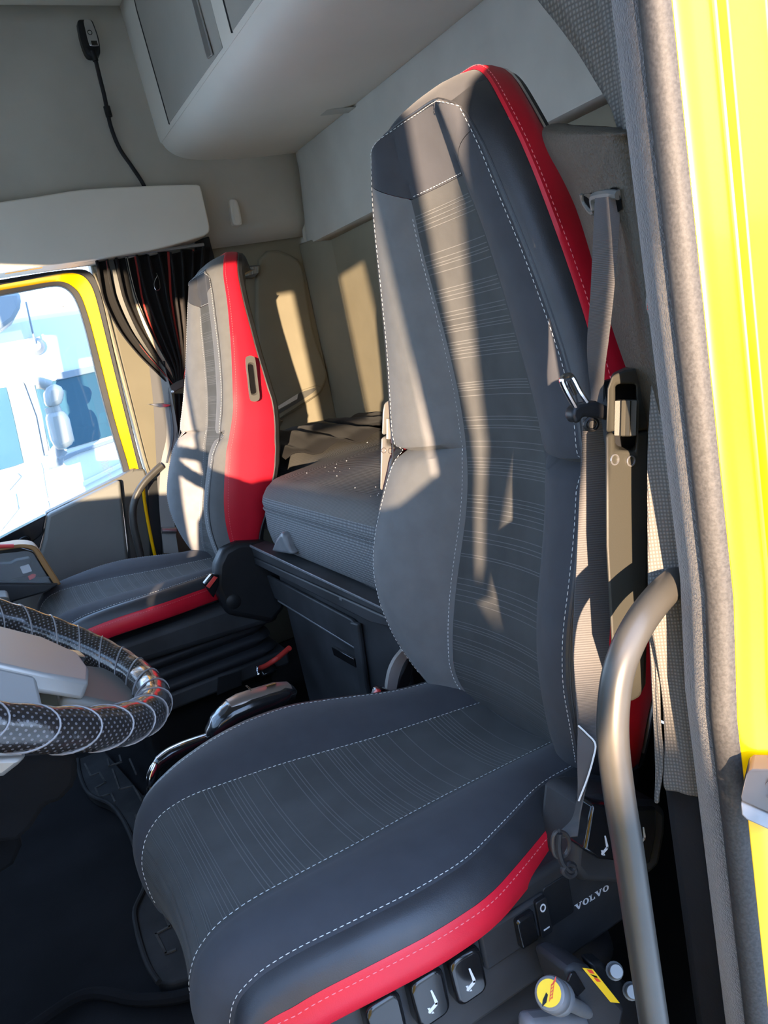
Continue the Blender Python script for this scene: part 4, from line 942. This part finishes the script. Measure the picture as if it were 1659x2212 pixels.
MB().prism(atl([(586, 893), (642, 862), (644, 850), (588, 885)], Y=1.9735), (0, -.0005, 0)).build('grip_inner', 'trim_light', gr, smooth=False)

# ---------------- steering wheel
TA = math.radians(35); WO = V((-.77, 0, .92)); Wu = V((math.cos(TA), 0, -math.sin(TA))); Wv = V((0, 1, 0)); Wn = Wu.cross(Wv)
sw = thing('steering_wheel', 'steering wheel with shiny black dotted wrap cover', 'steering wheel', WO-Wn*.1)
RR, rr_ = .23, .0205; NA, NB = 240, 20
def rim(a, t, k=1): return WO + (Wu*math.cos(a)+Wv*math.sin(a))*(RR+rr_*k*math.cos(t)) + Wn*(rr_*k*math.sin(t))
rows = []
for i in range(NA+1):
    a = 2*PI*i/NA; rows.append([rim(a, 2*PI*j/NB, 1+.06*abs(math.sin(a*17+ .8*math.sin(2*PI*j/NB)))) for j in range(NB+1)])
mm = MB().grid([list(q) for q in zip(*rows)]); mm.build('rim_cover', 'wheel_cover', sw, sharp=180)
for k in range(34):
    a0 = 2*PI*k/34 + .02; pts = [rim(a0+.10*math.cos(t-.6), t, 1.05) for t in [2*PI*j/24 for j in range(25)]]
    MB().tube(pts, .0011, 5).build('wrap_seam', 'wheel_seam', sw)
def wl(u, v, h): return WO+Wu*u+Wv*v+Wn*h
ax3 = (Wu, Wv, Wn)
MB().box(wl(.0, -.01, -.015), (.16, .20, .05), ax3).build('hub', 'plastic_black', sw, bevel=.02, seg=3)
MB().prism([wl(-.10, .07, .022), wl(.10, .055, .022), (wl(.142, .030, .018)), wl(.150, -.02, .014), wl(.142, -.075, .014), wl(.09, -.10, .02), wl(-.10, -.10, .022)], -Wn*.022).build('airbag_cover', 'silver_paint', sw, bevel=.005, seg=3)
MB().prism([wl(-.10, -.098, .018), wl(.085, -.098, .016), wl(.10, -.13, -.01), wl(-.10, -.135, -.01)], -Wn*.014).build('lower_trim', 'silver_paint', sw, bevel=.006)
MB().prism([wl(.12, .055, -.004), wl(.19, .09, -.006), wl(.215, .06, -.006), wl(.222, .0, -.006), wl(.20, -.07, -.006), wl(.12, -.075, -.004)], -Wn*.018).build('spoke', 'plastic_grey', sw, bevel=.008, seg=3)
MB().prism([wl(.128, .060, .004), wl(.150, .068, .004), wl(.156, .045, .004), wl(.138, .035, .004)], Wn*.008).build('spoke_button', 'chrome', sw, bevel=.002)
colm = thing('steering_column', 'dark steering column shroud below the steering wheel', 'steering column', (-.98, 0, .3))
MB().tube([WO-Wn*.047, WO-Wn*.16, V((-.93, 0, .52)), V((-1.05, .0, .15))], [.055, .075, .085, .08], 16).build('column_shroud', 'plastic_black', colm)
MB().prism(atl([(-80, 1668), (40, 1640), (150, 1630), (168, 1640), (168, 1680), (158, 1705), (130, 1735), (100, 1742), (70, 1790), (40, 1820), (-80, 1830)], Y=.20), (0, .10, 0)).build('column_cover', 'carpet', colm, bevel=.01)
MB().prism(atl([(-80, 1640), (60, 1635), (40, 1655), (8, 1680), (-80, 1690)], Y=.02), (0, .06, 0)).build('column_cap', 'silver_paint', colm, bevel=.008)
pd = thing('pedal', 'black pedal with worn rubber pad in the driver footwell', 'pedal', at(0, 1900, Y=.35))
MB().prism(atl([(-60, 1790), (10, 1755), (35, 1780), (48, 1830), (30, 1870), (-60, 1930)], Y=.36), (0, .04, 0)).build('pedal_arm', 'carpet', pd, bevel=.008)
MB().prism(atl([(-60, 1800), (0, 1770), (18, 1790), (-10, 1830), (-60, 1860)], Y=.355), (0, -.004, 0)).build('pedal_pad', 'mat_rubber', pd, bevel=.003)

# ---------------- gear lever beside the driver cushion
gl = thing('gear_lever', 'chrome and black gear lever folded beside the driver cushion', 'gear lever', at(480, 1600, Y=.34))
GY = .345
def slab(nm, P, Y0, Y1, m, bevel, par=gl): return MB().prism(crom(atl(P, Y=Y0), 3, True), (0, Y1-Y0, 0)).build(nm, m, par, bevel=bevel, seg=3)
def cross_loft(nm, path, m, par=gl, n=14):
    # path: (px, py, Y, half width across, half thickness)
    rows = []; P = [at(x, y, Y=Y) for x, y, Y, a, t in path]
    for i, (p, q) in enumerate(zip(P, path)):
        d = (P[min(i+1, len(P)-1)]-P[max(0, i-1)]).normalized(); s_ = Y1-d*d.y; s_.normalize(); nrm_ = d.cross(s_).normalized()
        rows.append([p+s_*(q[3]*math.copysign(abs(math.cos(t))**.6, math.cos(t)))+nrm_*(q[4]*math.copysign(abs(math.sin(t))**.6, math.sin(t))) for t in [2*PI*k/n for k in range(n)]])
    mm = MB(); mm.grid(rows, cu=True); mm.f.append(tuple(range(n-1, -1, -1))); e = (len(rows)-1)*n; mm.f.append(tuple(e+k for k in range(n)))
    return mm.build(nm, m, par, sharp=60)
hdp = [(452, 1600, .36, .010, .008), (458, 1585, .36, .022, .012), (475, 1560, .36, .028, .016), (500, 1538, .36, .030, .018), (540, 1520, .36, .030, .018), (580, 1506, .36, .030, .017), (610, 1496, .36, .028, .016), (630, 1494, .36, .022, .012), (636, 1496, .36, .010, .006)]
gh = cross_loft('lever_head', hdp, 'gloss_black')
top_ = [(498, 1534, .36, .020, .018), (520, 1524, .36, .024, .0195), (560, 1511, .36, .025, .0195), (600, 1497, .36, .024, .018), (625, 1490, .36, .018, .014)]
gt = cross_loft('lever_top_plate', top_, 'copper')
cross_loft('thumb_window', [(462, 1578, .36, .016, .012), (472, 1562, .36, .020, .0165), (490, 1545, .36, .021, .0185), (500, 1538, .36, .020, .0185)], 'knob_gloss', gh)
MB().tube(crom([at(x, y, Y=.388) for x, y in ((448, 1590), (458, 1570), (480, 1545), (510, 1524), (550, 1508), (590, 1494))], 4), .003, 8).build('chrome_edge', 'chrome', gh)
MB().prism([at(x, y, Y=Y)+V((0, 0, .0185)) for x, y, Y in ((578, 1503, .352), (600, 1496, .352), (604, 1498, .370), (586, 1505, .370))], (0, 0, .002)).build('lever_button', 'wood_edge', gt, bevel=.001)
vt = MB(); bdir = (at(556, 1511, Y=.36)-at(536, 1518, Y=.36)).normalized(); volvo(vt, at(552, 1513, Y=.350)+V((0, 0, .0200)), Y1, -bdir, .0045, th=.0005); vt.build('brand_lettering', 'gloss_black', gt)
cross_loft('lever_arm', [(452, 1596, .36, .007, .006), (430, 1602, .358, .009, .007), (400, 1614, .355, .010, .008), (370, 1628, .352, .011, .009), (345, 1645, .35, .011, .009), (334, 1662, .35, .010, .008), (328, 1690, .35, .009, .008), (326, 1730, .35, .009, .008)], 'gloss_black')
MB().tube(crom([at(x, y, Y=.345)+V((-.003, 0, .008)) for x, y in ((450, 1594), (425, 1602), (395, 1613), (365, 1628), (344, 1645))], 4), .0024, 8).build('chrome_strip', 'chrome_brushed', gl)
cross_loft('lever_end_cap', [(336, 1648, .34, .004, .004), (332, 1658, .34, .008, .006), (326, 1675, .34, .009, .007), (323, 1690, .34, .007, .006), (322, 1700, .34, .003, .003)], 'chrome', gl)

# ---------------- driver buckle stalk
sb_ = thing('buckle_driver', 'grey curved belt buckle stalk with red button behind the driver cushion', 'belt buckle', at(850, 1500, Y=.30)); sb_.name = 'seat_belt_buckle.001'
L = crom(atl([(868, 1402), (850, 1425), (838, 1455), (832, 1500)], Y=.31), 5); R = crom(atl([(882, 1412), (868, 1435), (858, 1465), (852, 1500)], Y=.31), 5)
MB().ribbon(L, R, .010).build('stalk', 'webbing_light', sb_)
MB().prism(atl([(884, 1418), (895, 1440), (890, 1470), (880, 1500), (852, 1500), (862, 1460)], Y=.325), (0, .05, 0)).build('stalk_cover', 'plastic_black', sb_, bevel=.006)
MB().prism(atl([(812, 1510), (818, 1492), (826, 1487), (848, 1494), (848, 1512)], Y=.295), (0, .025, 0)).build('buckle_body', 'gloss_black', sb_, bevel=.003)
MB().prism(atl([(806, 1508), (817, 1490), (825, 1491), (816, 1510)], Y=.292), (0, .010, 0)).build('release_button', 'buckle_red', sb_, bevel=.002)

# ---------------- floor: rubber mat with raised maze ribs, footwell lip
mt = thing('rubber_floor_mat', 'black rubber floor mat with raised maze ribs in the cab centre', 'floor mat', (-.4, .9, .03))
ZM = .035
edge = [(168, 1640), (172, 1670), (185, 1705), (205, 1722), (240, 1738), (268, 1775), (290, 1825), (305, 1880), (312, 1915), (300, 1945), (291, 1970), (296, 2010), (310, 2060), (325, 2095), (343, 2122)]
poly = crom(atl(edge, Z=ZM), 3) + [at(372, 2124, Z=ZM), at(450, 2100, Z=ZM), V((-.2, .3, ZM)), V((-.06, .6, ZM)), V((-.06, 1.15, ZM)), V((-.55, 1.2, ZM)), V((-.60, 1.6, ZM))]
MB().prism(poly, (0, 0, -.03)).build('mat_sheet', 'mat_rubber', mt, bevel=.004)
MB().tube(crom([at(x, y, Z=ZM+.002) for x, y in edge], 4), .006, 8).build('mat_edge', 'mat_rubber', mt)
def ribs(pl):
    for a, c_ in zip(pl, pl[1:]):
        A_, B_ = at(*a, Z=ZM+.001), at(*c_, Z=ZM+.001); d = (B_-A_); L_ = d.length; d.normalize(); s_ = Z1.cross(d)
        MB().box((A_+B_)/2, (L_+.004, .005, .004), (d, s_, Z1)).build('mat_rib', 'mat_dust', mt, smooth=False)
for pl_ in ([(183, 1650), (196, 1676), (215, 1669), (228, 1690), (206, 1702), (214, 1722), (240, 1714), (248, 1732)], [(243, 1662), (258, 1705), (288, 1698), (306, 1730)], [(232, 1640), (236, 1655), (262, 1646), (258, 1632)], [(330, 1915), (367, 2003)], [(366, 2002), (337, 2018), (358, 2060), (378, 2052)], [(292, 1762), (310, 1756)], [(293, 1762), (306, 1795)],
            [(400, 1560), (425, 1575)], [(380, 1590), (400, 1582), (412, 1600)], [(350, 1600), (362, 1625)], [(280, 1640), (294, 1672)], [(445, 1530), (470, 1520)]): ribs(pl_)
b = MB(); b.tube(crom([V((-1.2, .62, .012)), V((-.95, .55, .02)), at(180, 2150, Z=.015), at(300, 2160, Z=.015), at(400, 2150, Z=.02), at(450, 2118, Z=.02)], 6), .012, 8)
tag(b.build('carpet_edge', 'carpet'), 'rolled dark carpet edge along the driver footwell floor', 'carpet edge')
# middle floor rise under the bunk base
# valve and red cable on the floor between the seats
vv = thing('air_valve', 'small black valve with coil spring on the floor between the seats', 'valve', at(550, 1460, X=-.14))
VX = -.14
MB().prism(atl([(518, 1452), (530, 1440), (560, 1444), (568, 1462), (552, 1476), (528, 1470)], X=VX), (.05, 0, 0)).build('valve_body', 'gloss_black', vv, bevel=.006)
MB().tube([at(551+6*math.cos(k*.9), 1441+5*math.sin(k*.9)+k*.5, X=VX-.01) for k in range(24)], .0016, 6).build('coil_spring', 'chrome', vv)
MB().lathe(at(559, 1456, X=VX-.005), (-1, 0, 0), [(0, .006), (.006, .005), (.007, 0)], 12).build('valve_button', 'chrome', vv)
MB().tube(crom([at(x, y, X=X) for x, y, X in ((535, 1443, -.13), (550, 1445, -.14), (570, 1440, -.13), (590, 1428, -.11), (604, 1418, -.09), (625, 1400, -.07))], 6), .008, 10).build('red_air_hose', 'red_cable'); tag(bpy.data.objects['red_air_hose'], 'short red hose on the floor running from the valve to the bunk base', 'hose')

# ---------------- passenger dashboard tray at the left edge
dt = thing('dashboard_tray', 'dashboard end with open tray and orange-brown curved edge beside the passenger seat', 'dashboard', at(60, 1290, Y=1.55))
DYY = 1.55
MB().strip(crom(atl([(-80, 1190), (0, 1182), (40, 1176), (70, 1178), (84, 1188), (100, 1212), (118, 1240), (132, 1262)], Y=DYY), 4), crom(atl([(-80, 1198), (0, 1190), (40, 1184), (64, 1186), (76, 1196), (90, 1220), (108, 1248), (120, 1266)], Y=DYY), 4), (0, .10, 0)).build('tray_rim', 'wood_edge', dt, bevel=.003)
MB().prism(atl([(-80, 1190), (40, 1182), (72, 1192), (122, 1264), (60, 1290), (0, 1310), (-80, 1330)], Y=DYY+.11), (0, .02, 0)).build('tray_back', 'plastic_black', dt, bevel=.004)
MB().prism(atl([(-80, 1262), (128, 1262), (100, 1280), (30, 1300), (10, 1320), (-80, 1340)], Y=DYY-.02), (0, .14, 0)).build('dash_ledge', 'plastic_dusty', dt, bevel=.006)
MB().prism(atl([(-80, 1290), (20, 1290), (28, 1330), (30, 1375), (-80, 1400)], Y=DYY-.25), (0, .1, 0)).build('dash_end', 'plastic_grey', dt, bevel=.008)
MB().prism(atl([(-80, 1205), (60, 1190), (72, 1196), (112, 1262), (60, 1262), (-80, 1270)], Y=DYY+.002), (0, .002, 0)).build('clear_guard', 'clear_plastic', dt, smooth=False)
MB().tube(atl([(-60, 1182), (30, 1179)], Y=DYY-.01), .006, 8).build('pink_strip', 'buckle_red', dt)
bx_ = thing('storage_box', 'black open plastic box with blank white sticker in the dashboard tray', 'box', at(40, 1255, Y=DYY+.02))
MB().prism(atl([(-80, 1224), (25, 1218), (35, 1212), (66, 1206), (68, 1215), (66, 1240), (58, 1246), (18, 1256), (-80, 1262)], Y=DYY+.03), (0, .05, 0)).build('box_body', 'plastic_dusty', bx_, bevel=.005)
MB().prism(rrect(at(56, 1229, Y=DYY+.028), X1, (Z1+X1*-.1).normalized(), .026, .024, .003), (0, -.001, 0)).build('blank_sticker', 'white_print', bx_, smooth=False)
tag(MB().prism(atl([(60, 1246), (70, 1240), (78, 1241), (76, 1248), (64, 1254)], Y=DYY+.02), (0, .01, 0)).build('red_clip', 'buckle_red', bevel=.002), 'small red plastic clip on the dashboard ledge by the box', 'clip')

# ================================================================== OUTSIDE
b = MB(); b.box((-6, -9.2, 0), (40, .4, 3.06)); struct(tag(b.build('wall_sun_blocker', 'ground', bevel=.02), 'long concrete wall added out of view to block the low sun', 'wall'))  # unseen wall added to cut off the low sun on the pillar
# open driver door (behind the photographer, out of frame), outline shaped to throw the seat's sun strips
dd = tag(thing('door_2', 'open yellow driver door', 'door', (-1.0, -1.1, .0)), kind='structure')
HG = V((-1.2, -.6, 0)); DD = V((.43, -1.0, 0)); DN = V((1.0, .43, 0)).normalized()
TAZ0, TAZ = math.tan(math.radians(25.8)), math.tan(SUN_AZ)
def dpt(x0, z):
    # point of the door plane seen along the sun rays from the seat
    ys = -1.3+(-.03-x0)/TAZ0; x1 = -.03-(ys+1.3)*TAZ
    s_ = (x1+1.2+.7*TAZ)/(.43+TAZ); return HG+DD*s_+Z1*(z+(-.7+s_)*.09)
def dslab(nm, pts, m): MB().prism([dpt(x, z) for x, z in pts], DN*-.012).build(nm, m, dd, smooth=False)
dslab('door_skin', [(-1.44, -.1), (-.70, -.1), (-.70, .80), (-.708, .83), (-.735, .96), (-.725, 1.04), (-.80, 1.0), (-.874, .99), (-1.2, 1.04), (-1.44, 1.04)], 'yellow_paint')
dslab('rear_window_post', [(-.725, 1.03), (-.735, .96), (-.708, .83), (-.698, .89), (-.666, 1.04), (-.663, 1.09), (-.672, 1.27), (-.684, 1.48), (-.690, 1.68), (-.754, 1.68), (-.746, 1.5), (-.724, 1.1)], 'plastic_black')
dslab('arm_shadow_slab', [(-.706, .832), (-.69, .84), (-.664, .90), (-.632, .99), (-.604, 1.07), (-.575, 1.25), (-.570, 1.56), (-.60, 1.535), (-.620, 1.50), (-.630, 1.44), (-.634, 1.25), (-.640, 1.07), (-.682, .89)], 'plastic_black')  # added slab with an arm-like outline, blocks the sun on the seat
dslab('window_pane', [(-1.435, 1.03), (-.874, .98), (-.74, 1.0), (-.74, 1.68), (-1.435, 1.68)], 'tinted_glass')
dslab('front_window_post', [(-1.445, 1.03), (-1.445, 1.7), (-1.435, 1.7), (-1.435, 1.03)], 'plastic_black'); dslab('person_shadow_slab', [(-1.06, 1.12), (-.858, 1.12), (-.858, 1.69), (-1.06, 1.69)], 'plastic_black'); dslab('top_frame', [(-1.44, 1.67), (-.57, 1.67), (-.57, 1.74), (-1.44, 1.74)], 'plastic_black')  # middle slab added only to cast a person's shadow, not a door part
# white truck parked alongside
tk = thing('white_truck', 'white lorry cab with mirrors parked outside the passenger window', 'truck', at(120, 1300, Y=4.3))
TY = 4.3
body = [(-160, 722), (-60, 706), (0, 694), (48, 684), (120, 674), (200, 664), (320, 650), (420, 1300), (-160, 1300)]
MB().prism(atl(body, Y=TY), (0, 2.2, 0)).build('cab_body', 'truck_white', tk, bevel=.03)
def tp_(nm, P, m, dy=-.01, th=.02, bev=.004, par=tk): return MB().prism(atl(P, Y=TY+dy), (0, th, 0)).build(nm, m, par, bevel=bev)
tp_('sun_visor', [(-160, 640), (-20, 634), (44, 630), (46, 650), (44, 665), (30, 690), (0, 712), (-160, 740)], 'truck_grey', dy=-.45, th=.3, bev=.02)
tp_('windscreen', [(-160, 870), (0, 838), (14, 836), (30, 900), (52, 1000), (30, 1008), (0, 1016), (-160, 1060)], 'truck_glass')
tp_('corner_deflector', [(14, 835), (50, 824), (78, 900), (96, 990), (60, 1002), (52, 1000), (30, 900)], 'chrome_brushed', dy=-.03)
tp_('front_pillar', [(50, 824), (72, 820), (92, 900), (108, 985), (96, 990), (78, 900)], 'truck_grey')
tp_('side_window', [(74, 824), (212, 792), (330, 766), (360, 900), (252, 938), (110, 980), (92, 905)], 'truck_glass')
tp_('window_header', [(46, 822), (210, 788), (330, 762), (332, 776), (212, 802), (60, 836)], 'truck_grey', dy=-.02)
tp_('window_sill', [(96, 1000), (160, 976), (252, 945), (360, 905), (362, 915), (252, 953), (170, 980), (120, 1004)], 'truck_grey', dy=-.02)
tp_('door_seam', [(88, 1000), (92, 1010), (98, 1050), (108, 1100), (105, 1101), (94, 1050), (86, 1004)], 'truck_grey', dy=-.012, bev=0)
tp_('bumper_corner', [(-160, 1090), (0, 1050), (38, 1022), (46, 1030), (20, 1060), (-160, 1110)], 'truck_grey', dy=-.02)
tp_('grille', [(-160, 1130), (0, 1078), (34, 1066), (40, 1100), (0, 1150), (-160, 1180)], 'truck_grille', dy=-.02)
tp_('body_crease', [(95, 1080), (180, 1040), (280, 990), (282, 1000), (180, 1052), (100, 1084)], 'truck_white', dy=-.02, bev=.01)
mr = tp_('wide_mirror', [(100, 835), (118, 829), (136, 832), (140, 848), (136, 872), (118, 880), (100, 880), (97, 850)], 'truck_mirror', dy=-.42, th=.14, bev=.03)
tp_('main_mirror', [(100, 892), (140, 884), (152, 905), (162, 950), (158, 962), (126, 976), (112, 950), (104, 915)], 'truck_mirror', dy=-.42, th=.14, bev=.03)
MB().tube(crom(atl([(78, 828), (90, 828), (110, 834)], Y=TY-.30), 4), .035, 10).build('mirror_arm', 'truck_mirror', tk)
MB().tube(crom(atl([(112, 878), (118, 892)], Y=TY-.36), 4), .045, 10).build('mirror_neck', 'truck_mirror', tk)
MB().tube(crom(atl([(132, 968), (120, 985), (125, 992), (100, 1000)], Y=TY-.25), 4), .045, 10).build('lower_arm', 'truck_grey', tk)
MB().lathe(at(76, 748, Y=TY-.02), (0, -1, 0), [(0, .06), (.03, .055), (.05, .02), (.055, 0)], 16).build('antenna_base', 'truck_grey', tk)
MB().tube(atl([(76, 742), (56, 652)], Y=TY-.09), .006, 6).build('antenna_mast', 'truck_grey', tk)
